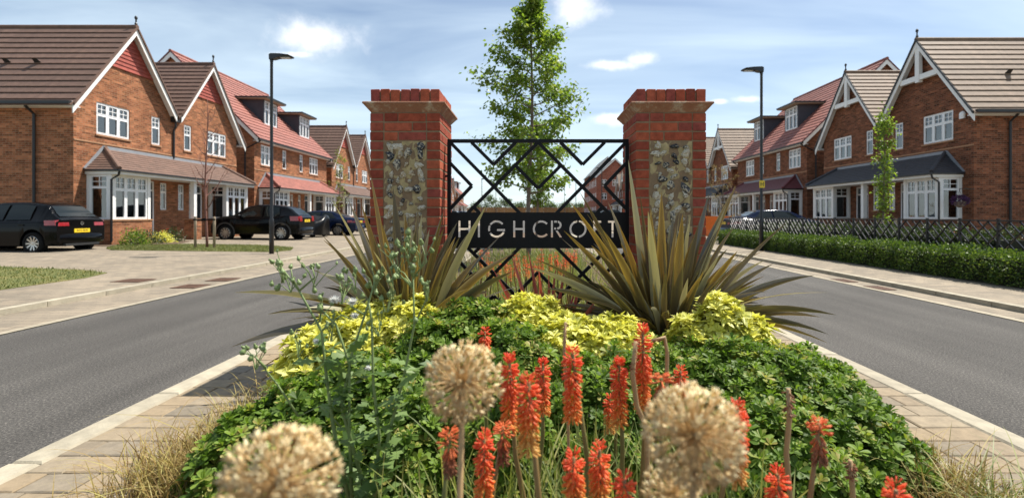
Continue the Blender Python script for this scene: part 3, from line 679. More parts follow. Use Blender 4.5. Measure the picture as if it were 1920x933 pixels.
def house_dormers(label, loc, mir, brick, roofm, canm, group='houses with dormer windows'):
    H = thing('dormer_house', label, 'house', loc, group); Wd, Dp, EV, RG = 9.9, 9.4, 5.85, 10.45; fx = lambda a, b_, c: (c, a, b_)
    ops = [(.7, 2.1, 4.06, 5.26), (3.2, 3.7, 4.06, 5.26), (5.5, 6.0, 4.06, 5.26), (7.0, 8.4, 4.06, 5.26)]
    for i, o in enumerate(ops): window(H, mir, fx, *o, 3 if i in (0, 3) else 1, 2, .62, True, (2, 3, 3, 1)[i])
    go = ground_floor(H, mir, Wd, brick, canm, cur=(2, 1))
    mb = MB(mir); wall_open(mb, fx, 0, Wd, -.4, EV, ops + go)
    for y, fl in ((0, 0), (Wd, 1)):
        q = [(0, y, -.4), (-Dp, y, -.4), (-Dp, y, EV), (-Dp / 2, y, RG - .1), (0, y, EV)]
        mb.add(q if not fl else q[::-1], [tuple(range(5))])
    mb.add([(-Dp, 0, -.4), (-Dp, Wd, -.4), (-Dp, Wd, EV), (-Dp, 0, EV)], [(0, 1, 2, 3)])
    wl = mb.build('wall', brick, H)
    g = MB(mir); g.box(.003, .022, 0, Wd, 3.70, 3.76); g.build('string_course', 'sill_brick', wl)
    k = (RG - EV) / (Dp / 2); ov = .32
    rf = MB(mir); rf.add([(ov, -.2, EV - ov * k), (ov, Wd + .2, EV - ov * k), (-Dp / 2, Wd + .2, RG), (-Dp / 2, -.2, RG), (-Dp - ov, -.2, EV - ov * k), (-Dp - ov, Wd + .2, EV - ov * k)], [(0, 1, 2, 3), (3, 2, 5, 4)])
    roof = rf.build('roof', roofm, H)
    # courses run along y here
    for sg in (1, -1):
        n = 20; x_r, x_e = -Dp / 2, (ov + .04 if sg > 0 else -Dp - ov - .04); dx_, dz_ = (x_e - x_r) / n, -(abs(x_e - x_r) * k) / n; L = math.hypot(dx_, dz_); nx_, nz_ = sg * abs(dz_) / L, abs(dx_) / L
        poly = [(nx_ * .006, nz_ * .006), (dx_ * 1.25 + nx_ * .05, dz_ * 1.25 + nz_ * .05), (dx_ * 1.25 + nx_ * .022, dz_ * 1.25 + nz_ * .022), (-nx_ * .012, -nz_ * .012)]
        mb = MB(mir); mb.prism(poly, lambda a, b_: (a, -.22, b_), lambda a, b_: (a, Wd + .22, b_)); me = mb.mesh('tile_course'); me.materials.append(MT[roofm])
        for i in range(n): ob('tile_course', me, None, roof, (mir * (x_r + dx_ * i), 0, RG + .03 + dz_ * i))
    g = MB(mir); g.tube([(-Dp / 2, -.24, RG + .05), (-Dp / 2, Wd + .24, RG + .05)], .09, 10); g.build('ridge_tile', roofm, roof)
    for y in (-.2, Wd + .16):
        for sg in (1, -1):
            xe = ov if sg > 0 else -Dp - ov; ze = EV - ov * k
            pl = [(-Dp / 2, RG), (xe, ze), (xe, ze - .28), (-Dp / 2, RG - .28)]
            g = MB(mir); g.prism(pl, lambda a, b_: (a, y, b_), lambda a, b_: (a, y + .04, b_)); g.build('bargeboard', 'white_paint', roof)
            pl = [(-Dp / 2, RG + .09), (xe, ze + .09), (xe, ze - .0), (-Dp / 2, RG - .0)]; yy = y - .035 if y < 0 else y + .042
            g = MB(mir); g.prism(pl, lambda a, b_: (a, yy, b_), lambda a, b_: (a, yy + .03, b_)); g.build('verge_cap', 'roof_darkred' if y < 0 else roofm, roof)
    g = MB(mir); g.box(.01, .31, -.15, Wd + .15, EV - .50, EV - .47); g.box(.29, .325, -.15, Wd + .15, EV - .469, EV - .34); g.build('fascia', 'white_paint', roof)
    g = MB(mir); g.box(.327, .44, -.2, Wd + .2, EV - .45, EV - .34); g.build('gutter', 'black_plastic', roof)
    for y, sg in ((-.06, 1), (Wd + .06, -1)):
        g = MB(mir); g.tube([(.38, y + .1 * sg, EV - .42), (.3, y, EV - .55), (-.5, y, EV - .95), (-.5, y, 0)], .042, 8); g.build('downpipe', 'black_plastic', H)
    for y0, y1 in ((2.8, 4.5), (7.5, 9.2)):
        zb, zt = EV + 1.0 * k - .12, 8.42; xf_ = -1.0
        g = MB(mir); wx = lambda a, b_, c: (xf_ + c, a, b_)
        wall_open(g, wx, y0, y1, zb, zt, [(y0 + .12, y1 - .12, zb + .18, zt - .04)], .09)
        xb = -(zt - EV) / k - .3
        g.add([(xf_, y0, zb), (xf_, y0, zt), (xb, y0, zt), (xb, y0, zb)], [(0, 1, 2, 3)]); g.add([(xf_, y1, zb), (xb, y1, zb), (xb, y1, zt), (xf_, y1, zt)], [(0, 1, 2, 3)])
        dm = g.build('dormer', 'dormer_cladding', H)
        g = MB(mir); g.box(xb, xf_ + .38, y0 - .3, y1 + .3, zt + .001, zt + .06); g.build('soffit', 'timber', dm)
        g = MB(mir); g.box(xb, xf_ + .42, y0 - .34, y1 + .34, zt + .061, zt + .15); g.build('dormer_roof', 'black_plastic', dm)
        window(H, mir, wx, y0 + .12, y1 - .12, zb + .18, zt - .04, 3, 2, .64, False, 2, c0=-.07, c1=.005)
    return H
hl1 = house_gables('brown-roofed house with two red tile-hung gables beside the black hatchback', (-16, 17.0, .2), 1, 'house_brick', 'roof_brown', 'roof_brown')
hl2 = house_dormers('red-roofed house with dark dormers behind the left street lamp', (-16, 28.1, .2), 1, 'house_brick', 'roof_red', 'roof_red')
hl3 = copy_tree(hl1, None, (-16, 39.0, .3), 'brown-roofed gabled house just left of the left brick pillar')
hr1 = house_gables('tan-roofed house with white timber gables behind the black metal fence', (16.7, 18.35, .2), -1, 'house_brick_brown_shaded', 'roof_tan', 'roof_slate', 'truss')
hr2 = house_dormers('red-roofed house with dark dormers behind the right street lamp', (16.7, 29.45, .2), -1, 'house_brick_brown_shaded', 'roof_red', 'roof_darkred')
hr3 = copy_tree(hr1, None, (16.7, 40.4, .3), 'tan-roofed house just right of the right brick pillar, behind the orange barrier')
# things only on the nearest right house
g = MB(); g.lathe([(.0, 0), (.11, .0), (.13, .05), (.10, .09), (0, .1)], 8, (0, 0, 0), 'x'); g.box(.02, .08, -.1, .1, -.16, 0)
o = g.build('alarm_box', 'white_upvc', hr1, loc=(-.02, .42, 4.95)); o.rotation_euler = (0, 0, math.pi)
far = [('far brown-roofed house seen through the left end of the gate lattice', hl1, (-17.0, 98, .7)), ('farthest left house, seen at the tip of the gate\'s left chevron', hl2, (-17.2, 114, .9))]
for lb, src, lc in far: copy_tree(src, None, lc, lb)
# distant three-storey red-brick blocks on the right
def block(label, x0, x1, y0, y1, ev, rg, roofm, z, group='distant red-brick blocks'):
    H = thing('apartment_block', label, 'building', (x0, y0, z), group); w, l = x1 - x0, y1 - y0
    xs = [w * .2, w * .5, w * .8]; ops = [(x - .55, x + .55, zz, zz + 1.3) for x in xs for zz in (1.0, 3.8, 6.5)]
    fx = lambda a, b_, c: (a, -c, b_); fs = lambda a, b_, c: (-c, a, b_)
    ops2 = [(yy, yy + 1.2, zz, zz + 1.4) for yy in np.arange(1.2, l - 1.5, 2.6) for zz in (1.0, 3.8, 6.5)]
    mb = MB(); wall_open(mb, fx, 0, w, -.5, ev, ops, .1); wall_open(mb, fs, 0, l, -.5, ev, ops2, .1)
    mb.add([(0, 0, ev), (w, 0, ev), (w / 2, 0, rg - .1)], [(0, 1, 2)]); mb.add([(w, 0, -.5), (w, l, -.5), (w, l, ev), (w, 0, ev)], [(0, 1, 2, 3)]); mb.add([(0, l, -.5), (w, l, -.5), (w, l, ev), (w / 2, l, rg), (0, l, ev)], [(0, 1, 2, 3, 4)])
    mb.build('wall', 'house_brick_red', H)
    for o in ops: window(H, 1, fx, *o, 2, 1, .6, False, 3, brows=1)
    for o in ops2: window(H, 1, fs, *o, 2, 1, .6, False, 3, brows=1)
    k = (rg - ev) / (w / 2); mb = MB()
    for sg in (-1, 1):
        xe = -.35 if sg < 0 else w + .35
        mb.prism([(w / 2, rg), (xe, ev - .35 * k), (xe, ev - .35 * k + .12), (w / 2, rg + .12)], lambda a, b_: (a, -.3, b_), lambda a, b_: (a, l + .3, b_))
    rf = mb.build('roof', roofm, H)
    mb = MB()
    for sg in (-1, 1):
        xe = -.35 if sg < 0 else w + .35
        mb.prism([(w / 2, rg), (xe, ev - .35 * k), (xe, ev - .35 * k - .25), (w / 2, rg - .25)], lambda a, b_: (a, -.36, b_), lambda a, b_: (a, -.31, b_))
    mb.build('bargeboard', 'white_paint', rf)
block('distant red-brick block with a plain gable, seen through the gate lattice', 13.2, 20.6, 98, 112, 8.6, 12.0, 'roof_grey', .7)
block('distant grey-roofed block standing behind the red-brick gable block', 14.6, 22.5, 118, 134, 10.4, 14.6, 'roof_grey', .9)
hh = copy_tree(hr1, None, (16.4, 84, .55), 'distant gabled house beside the right end of the gate lattice')
# ================================================================ ENTRANCE: PILLARS AND GATE
def bevbrick(name, sx, sy, sz, mat='pillar_brick', bv=.004):
    """brick with rounded arrises, centred"""
    mb = MB(); a, b_, c = sx / 2, sy / 2, sz / 2; v = []
    for z, ins in ((-c, bv), (-c + bv, 0), (c - bv, 0), (c, bv)):
        v += [(-a + ins, -b_ + ins, z), (a - ins, -b_ + ins, z), (a - ins, b_ - ins, z), (-a + ins, b_ - ins, z)]
    f = [(3, 2, 1, 0), (12, 13, 14, 15)] + [(4 * l + i, 4 * l + (i + 1) % 4, 4 * l + 4 + (i + 1) % 4, 4 * l + 4 + i) for l in range(3) for i in range(4)]
    mb.add(v, f); me = mb.mesh(name); me.materials.append(MT[mat]); return me
BR = {}
def brick(par, x0, x1, y0, y1, z0, z1):
    k = (round(x1 - x0, 4), round(y1 - y0, 4), round(z1 - z0, 4))
    if k not in BR: BR[k] = bevbrick('brick', *k)
    j = lambda s: random.gauss(0, s)
    o = ob('brick', BR[k], None, par, ((x0 + x1) / 2 + j(.0012), (y0 + y1) / 2 + j(.0012), (z0 + z1) / 2 + j(.0008)))
    o.rotation_euler = (j(.003), j(.004), j(.003)); return o
FL = []
for s_ in range(9):
    r_ = np.random.default_rng(40 + s_); mb = MB(); n, m_ = 9, 6; v = []
    ph = r_.uniform(0, 6, 6)
    for i in range(m_):
        th = math.pi * i / (m_ - 1)
        for k in range(n):
            a = 2 * math.pi * k / n; q = 1 + .22 * math.sin(2 * a + ph[0]) + .16 * math.sin(3 * a + ph[1] + th) + r_.normal(0, .09)
            v.append((math.sin(th) * math.cos(a) * q * .5, math.cos(th) * .5 * (.8 + .1 * math.sin(a + ph[2])), math.sin(th) * math.sin(a) * q * .40))
    mb.add(v, [(i * n + k, i * n + (k + 1) % n, (i + 1) * n + (k + 1) % n, (i + 1) * n + k) for i in range(m_ - 1) for k in range(n)])
    me = mb.mesh('flint', False); me.materials.append(MT['flint']); FL.append(me)
PW, PY = .553, 3.85; CT = 2.065       # pillar width, front face, top of the brickwork below the stone
def pillar(label, xc, seed):
    random.seed(seed); P = thing('brick_pillar', label, 'pillar', (xc, PY, .06), 'brick and flint gate pillars')
    h = PW / 2; zt = CT - .06
    g = MB(); g.box(-h + .0035, h - .0035, .0035, PW - .0035, -.2, zt); g.build('mortar_core', 'mortar', P)
    z = zt - .075; i = 0; e = .1025; f0, f1 = -h + e + .01, h - e - .01
    while z > -.08:
        z1 = z + .065
        for sx in (-1, 1):
            a0, a1 = (-h, -h + e) if sx < 0 else (h - e, h)
            rows = [(0, .215), (.225, .44), (.45, .553)] if i % 2 else [(0, .1025), (.1125, .3275), (.3375, .553)]
            for y0, y1 in rows: brick(P, a0, a1, y0, y1, z + .005, z1 + .005)
        fr = [(f0, f0 + .215), (f0 + .225, f1)] if i % 2 else [(f0, f0 + .103), (f0 + .113, f1)]
        for a0, a1 in fr:
            if i < 3: brick(P, a0, a1, 0, .1025, z + .005, z1 + .005)
            brick(P, a0, a1, PW - .1025, PW, z + .005, z1 + .005)
        z -= .075; i += 1
    # flint panel
    zp1, zp0 = zt - .228, -.08
    g = MB(); nx_, nz_ = 16, 60; vs = []
    for j in range(nz_ + 1):
        for q in range(nx_ + 1):
            x = f0 - .004 + (f1 - f0 + .008) * q / nx_; zz = zp0 + (zp1 - zp0) * j / nz_
            edge = min(q, nx_ - q, nz_ - j) / 2; vs.append((x, .004 - min(1, edge) * (.0 + .012 * (math.sin(x * 41 + zz * 17) * math.cos(zz * 37 + x * 9)) * .5) + random.gauss(0, .0018), zz))
    g.add(vs, [(j * (nx_ + 1) + q, j * (nx_ + 1) + q + 1, (j + 1) * (nx_ + 1) + q + 1, (j + 1) * (nx_ + 1) + q) for j in range(nz_) for q in range(nx_)])
    pn = g.build('flint_panel', 'flint_mortar', P, True)
    zz = zp1 - .045; row = 0
    while zz > .35:
        nx2 = random.choice((3, 3, 4, 4)); offs = random.uniform(-.015, .015)
        for q in range(nx2):
            x = f0 + (f1 - f0) * (q + .5) / nx2 + offs + random.gauss(0, .012); s = random.uniform(.04, .10)
            x = min(max(x, f0 + s * .5), f1 - s * .5)
            o = ob('flint', random.choice(FL), None, pn, (x, .006, zz + random.gauss(0, .012))); o.scale = (s, random.uniform(.05, .075), s * random.uniform(.65, .95)); o.rotation_euler = (random.uniform(-.3, .3), random.uniform(0, 6.28), 0)
        zz -= random.uniform(.056, .072); row += 1
    # stone slab with a splayed underside
    o_ = .048; g = MB(); rings = [(-.004, zt + .002), (.004, zt + .012), (o_ - .008, zt + .056), (o_, zt + .062), (o_, zt + .074), (o_ - .006, zt + .078), (.0, zt + .082)]
    v = []
    for d_, zz in rings: v += [(-h - d_, -d_, zz), (h + d_, -d_, zz), (h + d_, PW + d_, zz), (-h - d_, PW + d_, zz)]
    n = len(rings); g.add(v, [(4 * l + k, 4 * l + (k + 1) % 4, 4 * l + 4 + (k + 1) % 4, 4 * l + 4 + k) for l in range(n - 1) for k in range(4)] + [(3, 2, 1, 0), tuple(range(4 * n - 4, 4 * n))])
    g.build('coping_slab', 'coping_stone', P)
    # bricks on edge on top
    zc = zt + .084; ww = PW / 7
    g = MB(); g.box(-h + .01, h - .01, .01, PW - .01, zc - .02, zc + .085); g.build('coping_mortar', 'mortar', P)
    for q in range(7):
        for (y0, y1) in ((0, .215), (.225, .328), (.338, .553)):
            o = brick(P, -h + q * ww + .005, -h + (q + 1) * ww - .005, y0, y1, zc, zc + .1025); o.rotation_euler = (random.gauss(0, .004), random.gauss(0, .012), random.gauss(0, .01)); o.location.z += random.gauss(0, .002)
    random.seed(seed + 5); return P
PLX, PRX = -.9975, 1.1065
pillar('brick pillar with flint panel on the left of the gate', PLX, 3); pillar('brick pillar with flint panel on the right of the gate', PRX, 4)

GY, GS = 4.08, F / 4.08; G0, G1 = -.707, .823; GC = (G0 + G1) / 2
gate = thing('metal_gate', 'black metal lattice gate with a cut-out name sign between the brick pillars', 'gate', (GC, GY, .3))
def gp(x, y): return ((x - 1009) / GS * .998, (CY - y) / GS + CH - .3)
def bar(p, q, w=.026, d=.026, y=0, name='bar'):
    (x0, z0), (x1, z1) = p, q; L = math.hypot(x1 - x0, z1 - z0); ux, uz = (x1 - x0) / L, (z1 - z0) / L; px_, pz = -uz * w / 2, ux * w / 2
    g = MB(); g.prism([(x0 + px_, z0 + pz), (x1 + px_, z1 + pz), (x1 - px_, z1 - pz), (x0 - px_, z0 - pz)], lambda a, b_: (a, y - d / 2, b_), lambda a, b_: (a, y + d / 2, b_)); return g.build(name, 'gate_black', gate)
gl, gr, gt, gb = 842, 1176, 264.5, 598.5; mid = 431.5
for p, q in (((gl - 2.7, gt), (gr + 2.7, gt)), ((gl - 2.7, gb), (gr + 2.7, gb))): bar(gp(*p), gp(*q), .028, .030, name='rail')
for x in (gl, gr): bar(gp(x, gt + 3), gp(x, gb - 3), .030, .029, name='stile')
for x in (gl, gr):                      # hinge pins into the pillars
    for yy in (330, 540):
        a = gp(x, yy); sg = -1 if x < 1000 else 1; g = MB(); g.tube([(a[0], 0, a[1]), (a[0] + sg * .05, .02, a[1])], .009, 8); g.build('hinge', 'gate_black', gate)
segs = [((gl + 2, 267), (975, 400)), ((1009, 267), (876, 400)), ((1009, 267), (1142, 400)), ((gr - 2, 267), (1043, 400)),
        ((884, 267), (925.5, 308.5)), ((925.5, 308.5), (967, 267)), ((1051, 267), (1092.5, 308.5)), ((1092.5, 308.5), (1134, 267)),
        ((966, 310), (1009, 353)), ((1009, 353), (1052, 310)), ((gl + 2, 306), (884.5, 348.5)), ((884.5, 348.5), (gl + 2, 391)), ((gr - 2, 306), (1133.5, 348.5)), ((1133.5, 348.5), (gr - 2, 391)),
        ((888, 388), (899, 399)), ((1130, 388), (1119, 399))]
for k, (p, q) in enumerate(segs):
    yo = (k % 3) * .0012
    bar(gp(*p), gp(*q), .028, .026 - yo, 0); bar(gp(p[0], 2 * mid - p[1]), gp(q[0], 2 * mid - q[1]), .028, .026 - yo, 0)
# sign plate with stencil letters cut right through
sx0, sz0 = gp(gl + 2.5, 465); sx1, sz1 = gp(gr - 2.5, 398)
cu = bpy.data.curves.new('sign_plate', 'CURVE'); cu.dimensions = '2D'; cu.fill_mode = 'BOTH'; cu.extrude = .003
def spl(pts):
    s = cu.splines.new('POLY'); s.points.add(len(pts) - 1); s.use_cyclic_u = True
    for p, q in zip(s.points, pts): p.co = (q[0], q[1], 0, 1)
spl([(sx0, sz0), (sx1, sz0), (sx1, sz1), (sx0, sz1)])
def lp(x, y): return gp(x, y)
LT, LB, LW = 413.5, 444.5, 3.6
def rect(x0, x1, y0, y1): spl([lp(x0, y1), lp(x1, y1), lp(x1, y0), lp(x0, y0)])
def Hh(x0, x1):
    m0, m1 = (LT + LB) / 2 - LW / 2, (LT + LB) / 2 + LW / 2
    spl([lp(*p) for p in ((x0, LB), (x0 + LW, LB), (x0 + LW, m1), (x1 - LW, m1), (x1 - LW, LB), (x1, LB), (x1, LT), (x1 - LW, LT), (x1 - LW, m0), (x0 + LW, m0), (x0 + LW, LT), (x0, LT))])
def arc(cx, cy, rx, ry, a0, a1, n=14, tail=None):
    o = [(cx + rx * math.cos(R(a0 + (a1 - a0) * i / n)), cy - ry * math.sin(R(a0 + (a1 - a0) * i / n))) for i in range(n + 1)]
    i_ = [(cx + (rx - LW) * math.cos(R(a0 + (a1 - a0) * i / n)), cy - (ry - LW) * math.sin(R(a0 + (a1 - a0) * i / n))) for i in range(n + 1)]
    spl([lp(*p) for p in o + i_[::-1]])
cy_ = (LT + LB) / 2; rr = (LB - LT) / 2 + .5
Hh(860, 882.5); rect(896.5, 900.2, LT, LB)
arc(931.5, cy_, rr, rr, 40, 146); arc(931.5, cy_, rr, rr, 154, 196, 6); arc(931.5, cy_, rr, rr, 212, 336)
spl([lp(*p) for p in ((932, cy_ + 3.6), (932, cy_), (947, cy_), (947, cy_ + 4.5), (943.4, cy_ + 4.5), (943.4, cy_ + 3.6))])
Hh(962.5, 984); arc(1015, cy_, rr, rr, 42, 318)
rect(1033, 1036.6, LT, LB); spl([lp(*p) for p in ((1039, LT), (1044, LT), (1044, LT + LW), (1039, LT + LW))]); arc(1044.5, LT + 8.2, 8.3, 8.2, -88, 80, 10)
spl([lp(*p) for p in ((1039, LT + 12.8), (1042.6, LT + 12.8), (1042.6, LT + 16.4), (1039, LT + 16.4))]); spl([lp(*p) for p in ((1041.5, LT + 18.5), (1045.6, LT + 18.5), (1053.5, LB), (1049.3, LB))])
arc(1083.5, cy_, rr, rr, 96, 264); arc(1083.5, cy_, rr, rr, -84, 84)
spl([lp(*p) for p in ((1112, LB), (1115.6, LB), (1115.6, cy_ + 1.8), (1124, cy_ + 1.8), (1124, cy_ - 1.8), (1115.6, cy_ - 1.8), (1115.6, LT + LW), (1127, LT + LW), (1127, LT), (1112, LT))])
spl([lp(*p) for p in ((1146.2, LB), (1149.8, LB), (1149.8, LT + LW), (1156.5, LT + LW), (1156.5, LT), (1139.5, LT), (1139.5, LT + LW), (1146.2, LT + LW))])
co = bpy.data.objects.new('tmp', cu); COL.objects.link(co); dg = bpy.context.evaluated_depsgraph_get(); me = bpy.data.meshes.new_from_object(co.evaluated_get(dg)); bpy.data.objects.remove(co)
me.transform(Matrix.Rotation(R(90), 4, 'X')); me.materials.clear()
sg = ob('sign_plate', me, 'gate_black', gate, (0, -.020, 0)); sg['label'] = 'black sign plate with the letters HIGHCROFT cut through it'

# ================================================================ STREET FURNITURE
def lamp_post(label, X, Y, sgn, H=5.95, group='tall black street lamps', detail=True):
    t = thing('street_lamp', label, 'street lamp', (X, Y, land(X, Y) if abs(X) > 6.6 else gz(Y)), group)
    g = MB(); g.lathe([(.068, 0), (.068, 1.0), (.062, 1.04), (.046, 1.08), (.042, H - .12), (.05, H - .1), (.05, H)], 14); g.build('pole', 'black_metal', t, True)
    g = MB(); pr = [(-.06, .10), (.0, .13), (.30, .10), (.56, .07), (.66, .03), (.64, .0), (.2, -.01), (.1, -.05), (-.05, -.06)]
    v = []; 
    for k, (wd) in enumerate((-1, 1)):
        v += [(sgn * a, wd * (.06 + .07 * min(1, max(0, a) / .3)) * (.6 if a > .6 else 1), b_ + H) for a, b_ in pr]
    n = len(pr); g.add(v, [tuple(range(n)), tuple(range(n, 2 * n))[::-1]] + [(i, n + i, n + (i + 1) % n, (i + 1) % n) for i in range(n)]); hd = g.build('lamp_head', 'black_metal', t)
    g = MB(); g.box(min(sgn * .3, sgn * .58), max(sgn * .3, sgn * .58), -.09, .09, H - .012, H - .004); g.build('lens', 'dome_lens', hd)
    if detail: g = MB(); g.box(-.03, .03, -.0705, -.064, .35, .75); g.build('access_door', 'black_metal', t)
    return t
lamp_post('black street lamp on the left pavement in front of the SUV', -7.9, 14.8, 1); lr = lamp_post('black street lamp on the right pavement by the clipped hedge, with a yellow plate', 7.62, 16.1, -1)
g = MB(); g.box(-.09, .09, -.052, -.047, 2.08, 2.32); pl = g.build('hydrant_plate', 'hydrant_yellow', lr); pl['label'] = 'yellow plate with a black letter H'
g = MB(); g.box(-.05, -.03, -.0545, -.0525, 2.13, 2.27); g.box(.03, .05, -.0545, -.0525, 2.13, 2.27); g.box(-.03, .03, -.0545, -.0525, 2.19, 2.21); g.build('letter', 'ink', pl)
for lb, x, y, s_ in (('distant street lamp left of the tree trunk, seen through the gate', -7.0, 69, 1), ('distant street lamp in front of the far red-brick block', 7.4, 51, -1), ('thin distant street lamp just left of the far red-brick block', 6.7, 73, -1), ('farthest thin street lamp right of the tree trunk', 6.3, 92, -1), ('farthest thin street lamp beside the far left houses', -6.9, 95, 1)):
    lamp_post(lb, x, y, s_, group='distant street lamps', detail=False)
# the right-hand metal fence with a diagonal lattice
FX, FH = 8.55, 1.08; fe = thing('metal_fence', 'black metal lattice fence behind the clipped hedge', 'fence', (FX, 6.5, land(FX)))
g = MB(); g.box(-.02, .02, -.02, .02, -.1, FH + .02); pm = g.mesh('post'); pm.materials.append(MT['black_metal'])
npan, pwid = 18, .8
for i in range(npan + 1): ob('post', pm, None, fe, (0, i * pwid, 0))
for zz, nm in ((FH - .02, 'rail'), (.12, 'rail')):
    g = MB(); g.box(-.018, .018, 0, npan * pwid, zz - .012, zz + .012); g.build(nm, 'black_metal', fe)
def fbar(y0, z0, y1, z1, off):
    g = MB(); L = math.hypot(y1 - y0, z1 - z0); uy, uz = (y1 - y0) / L, (z1 - z0) / L; w = .011
    g.prism([(y0 - uz * w, z0 + uy * w), (y1 - uz * w, z1 + uy * w), (y1 + uz * w, z1 - uy * w), (y0 + uz * w, z0 - uy * w)], lambda a, b_: (off - .011, a, b_), lambda a, b_: (off + .011, a, b_)); me = g.mesh('bar'); me.materials.append(MT['fence_black']); return me
zb, zt = .132, FH - .032; hp = zt - zb; FB = []
for k in range(-5, 5):
    for sg_ in (1, -1):
        a = k * .2 + .1
        # line y = a + (z-zb) clipped to the panel 0..pwid
        y0, z0, y1, z1 = a, zb, a + hp, zt
        if y0 < .02: z0 += .02 - y0; y0 = .02
        if y1 > pwid - .02: z1 -= y1 - (pwid - .02); y1 = pwid - .02
        if y1 - y0 < .08: continue
        if sg_ < 0:
            if k % 2: continue
            y0, y1 = pwid - y0, pwid - y1
        FB.append(fbar(y0, z0, y1, z1, .004 * sg_))
for i in range(npan):
    for me in FB: ob('bar', me, None, fe, (0, i * pwid, 0))
# distant timber fence closing the street
tf = thing('timber_fence', 'distant brown timber fence closing the far end of the street', 'fence', (0, 136, gz(136) + .1))
g = MB(); g.box(-.48, .48, -.02, .02, 0, 2.3); fm = g.mesh('panel'); fm.materials.append(MT['timber_fence'])
for i in range(44): ob('panel', fm, None, tf, (-22 + i, 0, random.uniform(-.05, .05)))
# orange barrier
t = thing('plastic_barrier', 'orange plastic barrier right of the right brick pillar', 'barrier', (10.35, 27, land(10)))
g = MB(); g.prism([(-.24, 0), (.24, 0), (.22, .12), (.09, .35), (.08, 1.1), (-.08, 1.1), (-.09, .35), (-.22, .12)], lambda a, b_: (-.75, a, b_), lambda a, b_: (.75, a, b_)); g.build('shell', 'orange_plastic', t)
for x in (-.45, 0, .45): g = MB(); g.box(x - .16, x + .16, -.1, .1, .5, .95); g.build('rib_panel', 'orange_plastic', t)

